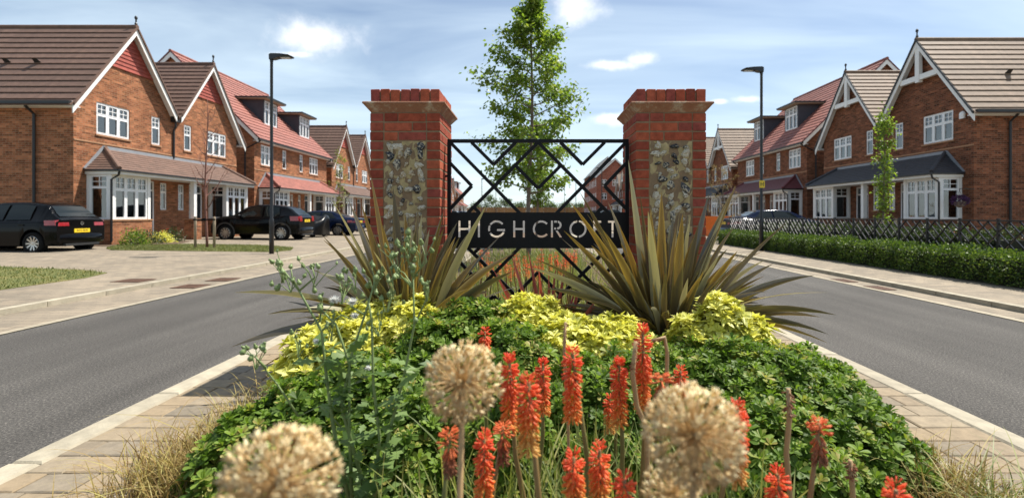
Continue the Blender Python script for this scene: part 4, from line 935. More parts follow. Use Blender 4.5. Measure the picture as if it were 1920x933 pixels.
# ================================================================ CARS (local: x forward from the rear bumper, y left, z up)
def car(label, loc, rz, L, body, zt, zs, hw, ht, wheels, wr, side, rear, screen, lights, plate, group='parked cars', badge=None, spokes=10, arch_trim=None, zfloor=.24, rails=False, name='parked_car'):
    C_ = thing(name, label, 'car', loc, group, rz)
    I = lambda tab, x: float(np.interp(x, [p[0] for p in tab], [p[1] for p in tab]))
    xs = np.unique(np.concatenate([np.linspace(0, L, 90)] + [np.linspace(w - wr - .09, w + wr + .09, 40) for w in wheels] + [[0, L]])); xs = xs[(xs >= 0) & (xs <= L)]
    ks = np.array([.25, .5, .25])
    def smooth(tab):
        y = np.array([I(tab, x) for x in xs]); yy = np.copy(y)
        for _ in range(6): yy[1:-1] = np.convolve(yy, ks, 'valid')
        return lambda x: float(np.interp(x, xs, yy))
    Zt, Zs, Hw, Ht = smooth(zt), smooth(zs), smooth(hw), smooth(ht)
    def zlow(x):
        z = zfloor + (.10 if x < .25 else 0) * (1 - x / .25) + .05 * max(0, (x - L + .3) / .3)
        for w in wheels:
            if abs(x - w) < wr + .055: z = max(z, wr + math.sqrt(max(0, (wr + .055) ** 2 - (x - w) ** 2)))
        return z
    def sec(x):
        zl, s_, t_, w, h = zlow(x), Zs(x), Zt(x), Hw(x), min(Ht(x), Hw(x) - .04); s_ = min(s_, t_ - .04); zm = max(zl + .03, .55 * s_ + .1)
        zm = min(zm, s_ - .06); zl2 = min(zl, zm - .02)
        half = [(0, zl), (w * .9, zl2), (w * .985, zl2 + .015), (w, zm), (w * .995, s_ - .07), (w * .975, s_ - .02), (w * .945, s_), (h + .025, t_ - .11 * min(1, (t_ - s_) / .3)), (h, t_ - .05 * min(1, (t_ - s_) / .3)), (h - .06, t_ - .015), (h * .5, t_ - .002), (0, t_)]
        return half
    V = []; Fc = []; rings = []
    for x in xs:
        h = sec(x); ring = [(x, y, z) for y, z in h] + [(x, -y, z) for y, z in h[-2:0:-1]]; rings.append(len(ring)); V += ring
    n = rings[0]
    for i in range(len(xs) - 1):
        for k in range(n): Fc.append((i * n + k, i * n + (k + 1) % n, (i + 1) * n + (k + 1) % n, (i + 1) * n + k))
    Fc += [tuple(range(n))[::-1], tuple((len(xs) - 1) * n + k for k in range(n))]
    mb = MB(); mb.add(V, Fc); bd = mb.build('body', body, C_, True)
    md = bd.modifiers.new('es', 'EDGE_SPLIT'); md.split_angle = R(38)
    def sidept(x, tt, off, sgn):
        h = sec(x); a, b_ = h[6], h[8]; y = a[0] + (b_[0] - a[0]) * tt + .02 * math.sin(math.pi * tt); z = a[1] + (b_[1] - a[1]) * tt
        nn = Vector((0, (b_[1] - a[1]), (a[0] - b_[0]))).normalized(); return (x, sgn * (y + nn.y * off), z + nn.z * off)
    for (xb0, xb1, xt0, xt1) in side:
        for sgn in (1, -1):
            g = MB(); nx_, nt_ = 8, 4; v = []
            for j in range(nt_ + 1):
                tt = .05 + .87 * j / nt_; a, b_ = xb0 + (xt0 - xb0) * j / nt_, xb1 + (xt1 - xb1) * j / nt_
                v += [sidept(a + (b_ - a) * i / nx_, tt, .012, sgn) for i in range(nx_ + 1)]
            g.add(v, [(j * (nx_ + 1) + i, j * (nx_ + 1) + i + 1, (j + 1) * (nx_ + 1) + i + 1, (j + 1) * (nx_ + 1) + i) for j in range(nt_) for i in range(nx_)]); g.build('side_window', 'car_glass', C_, True)
    for (x0, x1, nm) in ((rear[0], rear[1], 'rear_window'), (screen[0], screen[1], 'windscreen')):
        g = MB(); nx_, ny_ = 8, 10; v = []
        for i in range(nx_ + 1):
            x = x0 + (x1 - x0) * i / nx_; w = Ht(x) - .09
            sl = (Zt(x + .02) - Zt(x - .02)) / .04; nn = Vector((-sl, 0, 1)).normalized()
            for j in range(ny_ + 1):
                y = -w + 2 * w * j / ny_; v.append((x + nn.x * .012, y, Zt(x) - .004 * (y / w) ** 2 + nn.z * .012))
        g.add(v, [(i * (ny_ + 1) + j, (i + 1) * (ny_ + 1) + j, (i + 1) * (ny_ + 1) + j + 1, i * (ny_ + 1) + j + 1) for i in range(nx_) for j in range(ny_)]); g.build(nm, 'car_glass', C_, True)
    # wheels
    for w in wheels:
        for sgn in (1, -1):
            y = sgn * (Hw(w) - .115); g = MB(); tw = .11
            g.lathe([(wr * .60, -tw), (wr * .93, -tw), (wr, -tw * .75), (wr, tw * .75), (wr * .93, tw), (wr * .66, tw), (wr * .64, tw * .6), (wr * .60, -tw)], 28, (0, 0, 0), 'y', False); wo_ = g.build('wheel', 'rubber', C_, True, (w, y, wr))
            g = MB(); g.lathe([(wr * .66, -tw * .5), (wr * .69, tw * .9), (wr * .62, tw * .98), (wr * .60, tw * .5)], 28, (0, 0, 0), 'y', False); v = []
            s2 = sgn
            for k in range(spokes):
                a = 2 * math.pi * k / spokes; ca, sa = math.cos(a), math.sin(a); b0, b1 = wr * .10, wr * .07
                p = lambda r_, t_, y_: (r_ * ca - t_ * sa, y_, r_ * sa + t_ * ca)
                g.add([p(.03, -b0 * .6, tw * .75), p(.03, b0 * .6, tw * .75), p(wr * .64, b1 * (1.3 if k % 2 else .8), tw * .9), p(wr * .64, -b1 * (.8 if k % 2 else 1.3), tw * .9), p(.03, -b0 * .6, tw * .5), p(.03, b0 * .6, tw * .5), p(wr * .64, b1, tw * .62), p(wr * .64, -b1, tw * .62)], [(0, 1, 2, 3), (0, 4, 5, 1), (1, 5, 6, 2), (3, 2, 6, 7), (0, 3, 7, 4)])
            g.lathe([(.001, tw * .82), (.045, tw * .8), (.05, tw * .5)], 12, (0, 0, 0), 'y')
            rm = g.build('rim', 'alloy', wo_); 
            if sgn < 0: rm.rotation_euler = (0, 0, math.pi)
            g = MB(); g.lathe([(.001, 0), (wr * .62, 0)], 20, (0, sgn * .02, 0), 'y', False); g.build('brake_disc', 'car_trim', wo_)
            if arch_trim:
                g = MB(); v = []
                for k in range(19):
                    a = R(-12 + 204 * k / 18); 
                    for rr_ in (wr + .05, wr + .12):
                        x = w + rr_ * math.cos(a); v.append((x, sgn * (Hw(min(max(x, 0), L)) + .012), wr + rr_ * math.sin(a)))
                g.add(v, [(2 * k, 2 * k + 1, 2 * k + 3, 2 * k + 2) for k in range(18)]); g.build('arch_trim', arch_trim, C_)
    # tail lights wrap the corner
    for sgn in (1, -1):
        z0, z1, xin, xside = lights; g = MB(); v = []
        pts = [(-.012, xin)] + [(-.012, Hw(0) * .93)] + [(.03, Hw(.03) + .01), (xside * .5, Hw(xside * .5) + .012), (xside, Hw(xside) + .012)]
        for (x, y) in pts:
            sh = .03 if x > .02 else 0; v += [(x, sgn * y, z0 + sh * .6), (x + .02, sgn * (y - (.008 if x > 0 else 0)), z1 - sh * .3)]
        g.add(v, [(2 * k, 2 * k + 1, 2 * k + 3, 2 * k + 2) for k in range(len(pts) - 1)]); g.build('tail_light', 'tail_red', C_)
        # headlight at the front
        g = MB(); x = L - .25; g.add([(x, sgn * (Hw(x) + .008), .68), (x, sgn * (Hw(x) - .03), Zs(x) + .0), (L - .03, sgn * (Hw(L - .03) * .75), Zs(L - .05) - .02), (L + .005, sgn * Hw(L) * .7, .6)], [(0, 1, 2, 3)]); g.build('headlight', 'dome_lens', C_)
        # mirror
        g = MB(); xm = screen[0] if screen[0] > screen[1] else screen[1]; xm = max(screen) - .35; g.lathe([(.001, -.11), (.07, -.08), (.085, 0), (.07, .08), (.001, .11)], 10, (xm, sgn * (Hw(xm) + .10), Zs(xm) + .07), 'y'); g.tube([(xm, sgn * (Hw(xm) - .04), Zs(xm) - .0), (xm, sgn * (Hw(xm) + .06), Zs(xm) + .05)], .02, 6); g.build('mirror', body, C_, True)
        # door handles and shut lines
        for dx_ in side[:2]:
            hx = (dx_[0] + .14); g = MB(); g.box(hx, hx + .16, sgn * Hw(hx) - .004, sgn * Hw(hx) + .02, Zs(hx) - .13, Zs(hx) - .10); g.build('door_handle', body, C_)
    # bumper, plate, badge
    g = MB(); zz = .42
    v = []
    for k, y in enumerate(np.linspace(-1, 1, 13)):
        xx = -.06 + .10 * abs(y) ** 3; v += [(xx + .05, y * Hw(.05) * 1.0, zz - .13), (xx, y * Hw(.05) * 1.0, zz - .05), (xx - .005, y * Hw(.05) * 1.0, zz + .12), (xx + .06, y * Hw(.05) * .98, zz + .16)]
    g.add(v, [(4 * k + q, 4 * k + q + 1, 4 * k + q + 5, 4 * k + q + 4) for k in range(12) for q in range(3)]); bp = g.build('rear_bumper', body, C_, True)
    g = MB(); g.box(-.045, .05, -Hw(0) * .7, Hw(0) * .7, zz - .19, zz - .125); g.build('bumper_valance', 'car_trim', bp)
    pz, pt = plate; px_ = -.035 if pz < .62 else -.012
    g = MB(); g.box(px_ - .006, .02, -.26, .26, pz - .056, pz + .056); po = g.build('number_plate', 'plate_yellow', C_)
    tcu = bpy.data.curves.new('t', 'FONT'); tcu.body = pt; tcu.size = .085; tcu.align_x = 'CENTER'; tcu.align_y = 'CENTER'; tcu.extrude = .001
    to = bpy.data.objects.new('t', tcu); COL.objects.link(to); me = bpy.data.meshes.new_from_object(to.evaluated_get(bpy.context.evaluated_depsgraph_get())); bpy.data.objects.remove(to)
    me.transform(Matrix.Rotation(R(-90), 4, 'Z') @ Matrix.Rotation(R(90), 4, 'X')); me.materials.clear(); ob('plate_letters', me, 'ink', po, (px_ - .0085, 0, pz))
    if badge:
        g = MB()
        for k in range(20):
            a0, a1 = 2 * math.pi * k / 20, 2 * math.pi * (k + 1) / 20; g.box  # ring
            g.add([(-.022, .055 * math.cos(a0), .055 * math.sin(a0)), (-.022, .055 * math.cos(a1), .055 * math.sin(a1)), (-.022, .046 * math.cos(a1), .046 * math.sin(a1)), (-.022, .046 * math.cos(a0), .046 * math.sin(a0))], [(0, 1, 2, 3)])
        def bb(y0, z0, y1, z1):
            g.add([(-.021, y0 - .005, z0), (-.021, y0 + .005, z0), (-.021, y1 + .005, z1), (-.021, y1 - .005, z1)], [(0, 1, 2, 3)])
        for s_ in (1, -1): bb(s_ * .02, .042, 0, .004); bb(s_ * .042, .02, s_ * .018, -.042); bb(s_ * .018, -.042, 0, -.004)
        g.build('badge', 'chrome', C_, loc=(.008, 0, badge))
    if rails:
        for sgn in (1, -1):
            g = MB(); g.tube([(x, sgn * (Ht(x) - .02), Zt(x) + .03) for x in np.linspace(1.0, 2.6, 8)], .016, 6); g.build('roof_rail', 'car_trim', C_)
    return C_
hatch = car('black hatchback with yellow rear plate beside the left house wall', (-13.95, 15.1, .10), math.pi, 4.2, 'car_black',
    [(0, .98), (.06, 1.02), (.12, 1.07), (.46, 1.37), (.58, 1.43), (1.2, 1.49), (1.9, 1.48), (2.3, 1.41), (3.05, 1.04), (3.2, 1.0), (3.8, .90), (4.1, .78), (4.2, .68)],
    [(0, .93), (.4, .95), (1.5, .94), (3.0, .93), (3.7, .84), (4.2, .62)], [(0, .80), (.12, .86), (.5, .885), (3.2, .885), (3.8, .85), (4.05, .76), (4.2, .62)],
    [(0, .70), (.15, .70), (.5, .58), (1.5, .57), (2.3, .58), (3.05, .68), (3.5, .70), (4.2, .5)], (.68, 3.26), .315,
    [(1.62, 2.75, 1.62, 2.22), (.78, 1.54, .82, 1.54)], (.11, .46), (2.36, 3.0), (.80, .97, .42, .30), (.66, 'EX12 BVN'), badge=.87)
suv = car('dark crossover SUV with bulging arches behind the left street lamp', (-10.55, 22.9, .10), math.pi, 4.13, 'car_darkgrey',
    [(0, 1.0), (.08, 1.06), (.16, 1.12), (.5, 1.38), (.72, 1.48), (1.3, 1.56), (2.0, 1.57), (2.4, 1.50), (3.0, 1.14), (3.15, 1.10), (3.8, 1.02), (4.02, .92), (4.13, .74)],
    [(0, .96), (.3, 1.08), (.6, 1.10), (1.1, 1.02), (2.2, .98), (3.0, 1.0), (3.7, .98), (4.13, .7)], [(0, .76), (.12, .84), (.5, .90), (.9, .885), (2.2, .87), (3.1, .90), (3.7, .86), (4.0, .76), (4.13, .62)],
    [(0, .66), (.2, .64), (.6, .55), (1.5, .58), (2.3, .58), (3.0, .68), (3.6, .68), (4.13, .5)], (.78, 3.31), .345,
    [(1.65, 2.78, 1.7, 2.3), (.85, 1.58, .98, 1.6)], (.13, .54), (2.46, 2.96), (.84, 1.06, .48, .36), (.86, 'EY13 KLB'), spokes=10, arch_trim='car_trim', zfloor=.28)
hatch.scale = (.96, 1, 1.05); suv.scale = (1, 1, 1.06)
sal = dict(zt=[(0, .98), (.1, 1.03), (.55, 1.07), (.75, 1.10), (1.35, 1.37), (1.6, 1.41), (2.2, 1.44), (2.6, 1.42), (2.95, 1.33), (3.55, 1.04), (3.7, .99), (4.3, .87), (4.55, .76), (4.65, .62)],
    zs=[(0, .92), (.5, .97), (1.5, .96), (3.4, .93), (4.2, .82), (4.65, .58)], hw=[(0, .78), (.12, .86), (.5, .905), (3.7, .905), (4.3, .85), (4.55, .74), (4.65, .6)],
    ht=[(0, .72), (.6, .72), (.8, .68), (1.4, .57), (2.5, .57), (2.95, .6), (3.55, .7), (4.0, .72), (4.65, .5)], wheels=(.98, 3.80), wr=.325,
    side=[(2.0, 3.25, 2.0, 2.78), (1.02, 1.92, 1.42, 1.92)], rear=(.80, 1.34), screen=(2.98, 3.5), lights=(.74, .90, .46, .42))
sedan = car('dark blue saloon parked beyond the SUV', (-9.9, 28.2, .10), math.pi, 4.65, 'car_navy', plate=(.80, 'EU14 XRD'), rails=False, **sal)
sed2 = car('dark saloon parked behind the right-hand fence end', (9.1, 23.0, .10), 0, 4.65, 'car_navy', plate=(.80, 'LB15 NTO'), **sal)
copy_tree(hatch, None, (-8.2, 35.5, .1), 'dark car half hidden behind the left brick pillar')
copy_tree(hatch, None, (-9.0, 62, .35), 'distant car at the left end of the gate sign'); copy_tree(sedan, None, (-8.6, 74, .5), 'distant saloon above the gate sign, beside the far lamp'); o = copy_tree(suv, None, (9.2, 66, .4), 'distant car above the right end of the gate sign'); o.rotation_euler.z = 0
o = copy_tree(hatch, None, (9.0, 78, .5), 'distant car parked below the far red-brick block'); o.rotation_euler.z = 0
# motorbike under a black cover
mc = thing('covered_motorbike', 'bulky shape under a shiny black cover beside the SUV tail', 'motorbike', (-11.2, 25.6, land(-11)))
g = MB(); n, m_ = 26, 9; v = []
for j in range(m_):
    tj = j / (m_ - 1)
    for k in range(n):
        a = 2 * math.pi * k / n; l, w = 1.0 * (1 - .42 * tj ** 4), .46 * (1 - .45 * tj ** 3) * (1 - .15 * math.cos(tj * 3.1)); fold = 1 + .10 * (1 - tj) * math.sin(7 * a) + .05 * math.sin(3 * a + 4 * tj)
        hgt = 1.02 + .10 * math.cos(a) - .12 * math.cos(2 * a) + .03 * math.sin(5 * a); v.append((w * math.sin(a) * fold * 1.1, l * math.cos(a) * fold * .95, .12 + (hgt - .12) * (1 - (1 - tj) ** 1.7)))
g.add(v, [(j * n + k, j * n + (k + 1) % n, (j + 1) * n + (k + 1) % n, (j + 1) * n + k) for j in range(m_ - 1) for k in range(n)] + [tuple((m_ - 1) * n + k for k in range(n))]); g.build('cover', 'cover_black', mc, True)
for y in (-.68, .68): g = MB(); g.lathe([(.18, -.06), (.29, -.06), (.31, 0), (.29, .06), (.18, .06)], 20, (0, 0, 0), 'x'); g.build('wheel', 'rubber', mc, True, (0, y, .31))
# ================================================================ TREES
def tree(name, label, base, H, trunk_r, clear, crown_w, nleaf, leaf, matl, barkm='bark', nlimb=26, shape=None, group=None, lean=(0, 0), seed=1, asc=.9, whip=True):
    """tapered trunk, ascending limbs with twigs, leaves spread round the twigs"""
    global rng
    r = random.Random(seed); rn = np.random.default_rng(seed)
    T = thing(name, label, 'tree', base, group); shape = shape or (lambda t: math.sin(math.pi * min(1, t * .9 + .12)) ** .8)
    tp = lambda z: Vector((lean[0] * z / H + .03 * math.sin(z * 1.3 + seed), lean[1] * z / H + .03 * math.cos(z * 1.1 + seed), z))
    zs_ = [H * i / 14 for i in range(15)]; tr = lambda z: trunk_r * (1 - z / H) ** .8 + .006
    g = MB(); g.tube([tp(z) for z in zs_], [tr(z) for z in zs_], 9); g.build('trunk', barkm, T, True)
    pts = []; dirs = []; lb = MB()
    for i in range(nlimb):
        f = (i + r.uniform(-.3, .3)) / nlimb; f = min(max(f, 0), 1); z0 = clear * .85 + (H * .93 - clear * .85) * f; L = crown_w * .5 * shape(f) * r.uniform(.62, 1.2)
        a = i * 2.399 + r.uniform(-.4, .4); p0 = tp(z0); d = Vector((math.cos(a), math.sin(a), 0)); up = asc * r.uniform(.6, 1.3)
        P = [p0 + d * L * t_ + Vector((0, 0, up * L * (t_ ** 1.3) * .9)) + Vector((r.gauss(0, .04), r.gauss(0, .04), 0)) * L * t_ for t_ in (0, .25, .5, .75, 1)]
        r0 = tr(z0) * .45 + .004; lb.tube(P, [r0, r0 * .75, r0 * .5, r0 * .35, .003], 5, False)
        for k in range(7):
            t_ = r.uniform(.25, 1); j = min(3, int(t_ * 4)); q = P[j].lerp(P[j + 1], t_ * 4 - j)
            dd = (d * r.uniform(.1, .8) + Vector((r.gauss(0, .6), r.gauss(0, .6), r.uniform(0, .8)))).normalized(); l2 = L * r.uniform(.18, .42)
            e = q + dd * l2; lb.tube([q, q.lerp(e, .5) + Vector((0, 0, .02)), e], [.006, .004, .002], 4, False)
            pts += [(q, e)] * 2
        pts += [(P[2], P[4])] * 3
    if whip: pts += [(tp(H * .8), tp(H))] * 12
    lb.build('limbs', barkm, T, True)
    if nleaf:
        seg = rn.integers(0, len(pts), nleaf); A = np.array([p[0] for p in pts])[seg]; B = np.array([p[1] for p in pts])[seg]; t_ = rn.uniform(.1, 1.08, (nleaf, 1))
        Pn = A + (B - A) * t_ + rn.normal(0, leaf * .9, (nleaf, 3)); out = Pn - np.array([(lean[0], lean[1], 0)]) * (Pn[:, 2:3] / H); out[:, 2] = 0
        X = unit(out) * .6 + rn.normal(0, .7, (nleaf, 3)) + np.array([0, 0, -.45]); Z = rn.normal(0, .6, (nleaf, 3)) + np.array([0, 0, 1.0])
        save = rng; rng = rn; me = scatter(LEAF_V * np.array([1, 1.15, 1]), LEAF_F, Pn, X, Z, rn.uniform(.7, 1.25, nleaf) * leaf, 'crown'); rng = save
        c = ob('crown', me, matl, T); c['kind'] = 'stuff'
    return T
def pear(f):
    return [.85, .95, 1.0, .9, 1.0, .92, .8, .95, .5, .32, .22][min(10, int(f * 10.99))]
tree('pear_tree', 'tall slender green tree standing behind the gate', (-.06, 12, .08), 7.0, .055, 2.0, 2.35, 11500, .098, 'leaf_tree', nlimb=46, shape=pear, seed=3, asc=.42, lean=(.1, 0))
tree('pear_tree', 'smaller green tree behind the tall tree\'s trunk, seen through the gate', (.22, 18, .08), 4.9, .05, 1.75, 1.7, 7000, .085, 'leaf_tree', nlimb=28, seed=5, asc=1.0)
tree('sapling', 'bare leafless sapling staked on the left lawn', (-11.15, 16.7, land(-11)), 5.1, .038, 1.5, 1.6, 0, .05, 'leaf_tree', barkm='bark_red', nlimb=22, seed=8, asc=1.7, shape=lambda f: 1 - f * .6)
tree('sapling', 'thin young leafy tree in front of the far left gabled house', (-12.2, 31, land(-12)), 5.4, .035, 1.6, 1.2, 700, .09, 'leaf_tree_young', nlimb=16, seed=9, asc=1.4, shape=lambda f: 1 - f * .5)
tree('columnar_tree', 'narrow columnar young tree behind the right-hand fence', (10.15, 14.0, land(10)), 4.3, .03, 1.05, .38, 2000, .075, 'leaf_tree', nlimb=26, seed=11, asc=1.6, shape=lambda f: .75 + .25 * math.sin(f * 3))
tree('sapling', 'thin pale young tree beside the right brick pillar above the orange barrier', (9.9, 25.2, land(10)), 3.7, .03, .9, 2.0, 1300, .05, 'grass_dry', nlimb=18, seed=12, asc=1.1, shape=lambda f: 1 - f * .5)
def stake(x, y, h, label):
    t = thing('tree_stake', label, 'stake', (x, y, land(x)), 'wooden tree stakes'); g = MB(); g.lathe([(.042, -.1), (.042, h - .03), (.036, h)], 9); g.build('post', 'timber', t, True)
    return t
stake(-11.5, 16.65, 1.08, 'round wooden stake left of the bare sapling'); stake(-10.85, 16.65, 1.08, 'round wooden stake right of the bare sapling')
t = thing('tree_tie', 'dark rubber strap tying the bare sapling to its stakes', 'strap', (-11.17, 16.65, land(-11) + .98)); g = MB(); g.box(-.38, .38, -.05, -.035, -.025, .025); g.build('strap', 'rubber', t); g = MB(); g.box(-.07, .07, -.07, -.051, -.05, .05); g.build('buckle', 'rubber', t)
for x, lb in ((9.98, 'square wooden stake left of the columnar tree'), (10.4, 'square wooden stake right of the columnar tree')):
    t = thing('tree_stake', lb, 'stake', (x, 13.9, land(x)), 'wooden tree stakes'); g = MB(); g.box(-.035, .035, -.035, .035, -.1, 1.02); g.build('post', 'timber', t); g = MB(); g.box(-.036, .036, -.036, .036, 1.021, 1.05); g.build('cap', 'timber', t)
# far trees beyond the timber fence
fr = random.Random(4)
for i, (px_, top, w, lab, mt_) in enumerate(((918, 366, 34, 'distant round green tree, leftmost beyond the timber fence', 'leaf_far'), (948, 372, 40, 'distant broad green tree left of the pear trunk', 'leaf_far'), (975, 380, 26, 'low distant bush just left of the pear trunk', 'leaf_far'),
        (1010, 376, 17, 'distant dark copper tree right of the pear trunk', 'leaf_far_dark'), (1032, 380, 28, 'low distant tree right of the dark copper tree', 'leaf_far'), (1062, 379, 30, 'distant green tree left of the thin far lamp', 'leaf_far'), (1088, 382, 26, 'low distant tree touching the far red-brick block', 'leaf_far'), (893, 381, 20, 'low distant bush beside the far left houses', 'leaf_far'))):
    Y = 150 + fr.uniform(0, 20); z0 = gz(136); H_ = CH + (CY - top) * Y / F - z0; wd = w * Y / F
    tree('distant_tree', lab, ((px_ - CX) * Y / F, Y, z0), H_, .16, .5, wd * 1.2, 1700, .42, mt_, nlimb=20, seed=20 + i, group='trees beyond the timber fence', shape=lambda f: math.sin(math.pi * (f * .75 + .2)), asc=.35)

# ================================================================ SHRUBS
ROUND = [rosette(11, 0, 64, .52, True, seed=s_) for s_ in (1, 2)]
POINT = [rosette(10, 0, 60, .62, False, seed=s_) for s_ in (3, 4)]
def mound(name, label, lobes, nros, size, tmpl, matl, cat='shrub', group=None, seed=1, zb=.08, inner=.5, twigs=True):
    """leafy mound: rosettes of leaves over a union of ellipsoid lobes (cx,cy,cz,rx,ry,rz)"""
    global rng
    rn = np.random.default_rng(seed); T = thing(name, label, cat, (lobes[0][0], lobes[0][1], zb), group); o0 = np.array([lobes[0][0], lobes[0][1], zb])
    L = np.array(lobes); P = []; Nn = []
    area = L[:, 3] * L[:, 4] + L[:, 5] * (L[:, 3] + L[:, 4]); pick = rn.choice(len(L), nros * 3, p=area / area.sum())
    d = unit(rn.normal(0, 1, (nros * 3, 3))); d[:, 2] = np.where(d[:, 2] < -.15, -d[:, 2], d[:, 2])
    depth = np.where(rn.random(nros * 3) < inner, rn.uniform(.62, .95, nros * 3), rn.uniform(.94, 1.1, nros * 3))
    bump_ = 1 + .09 * np.sin(d[:, 0] * 9 + pick) * np.cos(d[:, 1] * 8 + 2 * d[:, 2] * 5)
    P = L[pick, :3] + d * L[pick, 3:] * (depth * bump_)[:, None]; Nn = unit(d / L[pick, 3:])
    ok = P[:, 2] > zb + .02
    for k in range(len(L)):   # drop what lies deep inside another lobe
        q = np.linalg.norm((P - L[k, :3]) / L[k, 3:], axis=1); ok &= (q > .6)
    P, Nn = P[ok][:nros], Nn[ok][:nros]; n = len(P)
    Zd = unit(Nn * .75 + np.array([0, -.05, .75]) + rn.normal(0, .28, (n, 3))); Xd = np.cross(Zd, rn.normal(0, 1, (n, 3)))
    save = rng; rng = rn; h = n // 2
    for s_, (a, b_) in enumerate(((0, h), (h, n))):
        tv, tf, tr = tmpl[s_]; me = scatter(tv, tf, P[a:b_] - o0, Xd[a:b_], Zd[a:b_], rn.uniform(.7, 1.25, b_ - a) * size, 'foliage', tr); c = ob('foliage', me, matl, T); c['kind'] = 'stuff'
    rng = save
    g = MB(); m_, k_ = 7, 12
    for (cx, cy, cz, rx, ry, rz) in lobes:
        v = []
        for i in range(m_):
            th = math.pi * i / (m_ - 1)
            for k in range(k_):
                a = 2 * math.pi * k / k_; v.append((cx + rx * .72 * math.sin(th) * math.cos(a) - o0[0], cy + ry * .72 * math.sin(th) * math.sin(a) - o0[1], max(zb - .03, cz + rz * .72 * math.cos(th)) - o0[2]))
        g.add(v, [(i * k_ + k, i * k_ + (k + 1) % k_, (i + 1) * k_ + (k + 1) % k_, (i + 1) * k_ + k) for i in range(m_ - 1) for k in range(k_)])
    c = g.build('dark_core', 'foliage_core', T, True); c['kind'] = 'stuff'  # near-black solid inside the leaves, closes see-through gaps
    if twigs:
        g = MB()
        for i in rn.integers(0, n, 60):
            g.tube([Vector(P[i] - o0) * .25 + Vector((0, 0, .0)), Vector(P[i] - o0) * .7 + Vector((0, 0, .03)), Vector(P[i] - o0)], [.006, .004, .002], 4, False)
        c = g.build('twigs', 'bark', T); c['kind'] = 'stuff'
    return T
def lob(px, py, Y, rx, ry, rz):
    """lobe whose top shows at photo pixel (px,py) at depth Y"""
    p = PX(px, py, Y); return (p.x, Y, p.z - rz, rx, ry, rz)
mound('evergreen_shrub', 'large mounded dark green glossy shrub on the right of the island front', [lob(1400, 655, 2.75, .62, .55, .42), lob(1560, 740, 2.45, .34, .45, .34), lob(1250, 650, 2.9, .42, .5, .42), lob(1490, 665, 2.95, .38, .45, .36), lob(1640, 800, 2.35, .16, .3, .26), lob(1420, 770, 2.15, .42, .4, .40)], 6600, .042, ROUND, 'leaf_evergreen', group='glossy evergreen shrubs', seed=31)
mound('evergreen_shrub', 'mounded green shrub on the left of the island front, behind the tan allium', [lob(560, 740, 2.35, .36, .42, .42), lob(690, 690, 2.55, .42, .45, .48), lob(470, 790, 2.15, .2, .36, .34), lob(620, 690, 2.8, .36, .4, .42), lob(780, 760, 2.2, .3, .4, .45)], 6000, .041, ROUND, 'leaf_evergreen', group='glossy evergreen shrubs', seed=32)
mound('evergreen_shrub', 'green shrub in the island middle behind the left seed head', [lob(880, 575, 3.15, .34, .38, .42), lob(960, 620, 2.75, .34, .4, .42), lob(810, 610, 2.95, .26, .34, .4)], 3500, .041, ROUND, 'leaf_evergreen', group='glossy evergreen shrubs', seed=33)
mound('evergreen_shrub', 'green shrub behind the foreground red pokers, below the yellow shrubs', [lob(1080, 690, 2.4, .36, .4, .42), lob(950, 720, 2.2, .3, .36, .45), lob(1170, 670, 2.6, .28, .36, .42)], 3300, .040, ROUND, 'leaf_evergreen', group='glossy evergreen shrubs', seed=34)
mound('yellow_shrub', 'bright yellow leaved shrub at the foot of the left spiky plant', [lob(690, 582, 3.15, .38, .36, .38), lob(605, 622, 2.95, .24, .3, .34), lob(765, 568, 3.2, .24, .28, .36)], 2200, .056, POINT, 'leaf_yellow', group='golden leaved shrubs', seed=35)
mound('yellow_shrub', 'bright yellow leaved shrub below the centre of the gate', [lob(990, 568, 3.25, .28, .32, .36), lob(1145, 608, 2.98, .3, .32, .36), lob(1065, 606, 2.95, .28, .3, .36)], 2300, .056, POINT, 'leaf_yellow', group='golden leaved shrubs', seed=36)
mound('yellow_shrub', 'small yellow leaved shrub at the foot of the right spiky plant', [lob(1345, 562, 3.05, .17, .18, .36), lob(1405, 598, 3.0, .14, .16, .3), lob(1292, 600, 3.0, .13, .14, .3)], 800, .056, POINT, 'leaf_yellow', group='golden leaved shrubs', seed=37)
# clipped hedge along the right pavement
def hedge(label, x0, x1, y0, y1, z1, n, leaf, matl, seed, name='clipped_hedge', cat='hedge', rough=.05):
    rn = np.random.default_rng(seed); zb = land(x0); T = thing(name, label, cat, ((x0 + x1) / 2, y0, zb))
    w, l, h = x1 - x0, y1 - y0, z1
    k = rn.choice(3, n, p=np.array([h, h * .4, w]) / (h * 1.4 + w)); y = rn.uniform(0, l, n)
    wob = rough * np.sin(y * 3.7 + seed) * .6 + rough * np.sin(y * 9.1 + 1)
    x = np.where(k == 0, -w / 2 + wob * .7 + rn.normal(0, .025, n), np.where(k == 1, w / 2 + rn.normal(0, .025, n), rn.uniform(-w / 2, w / 2, n)))
    z = np.where(k == 2, h + wob + rn.normal(0, .03, n), rn.uniform(.02, h, n))
    P = np.column_stack([x, y, z]); Nn = np.where((k == 0)[:, None], [-1, 0, .4], np.where((k == 1)[:, None], [1, 0, .4], [0, 0, 1.0]))
    X = Nn + rn.normal(0, .7, (n, 3)); Z = rn.normal(0, 1, (n, 3))
    c = ob('foliage', scatter(LEAF_V * np.array([1, 1.3, 1]), LEAF_F, P, X, Z, rn.uniform(.7, 1.3, n) * leaf, 'foliage', None, rn.random(n)), matl, T); c['kind'] = 'stuff'
    g = MB(); g.box(-w / 2 + .07, w / 2 - .07, .05, l - .05, 0, h - .08); c = g.build('dark_core', 'foliage_core', T); c['kind'] = 'stuff'  # near-black box that keeps the hedge from being see-through
hedge('long low clipped green hedge along the right pavement', 7.78, 8.36, 5.5, 20.4, .5, 40000, .042, 'leaf_hedge', 51)
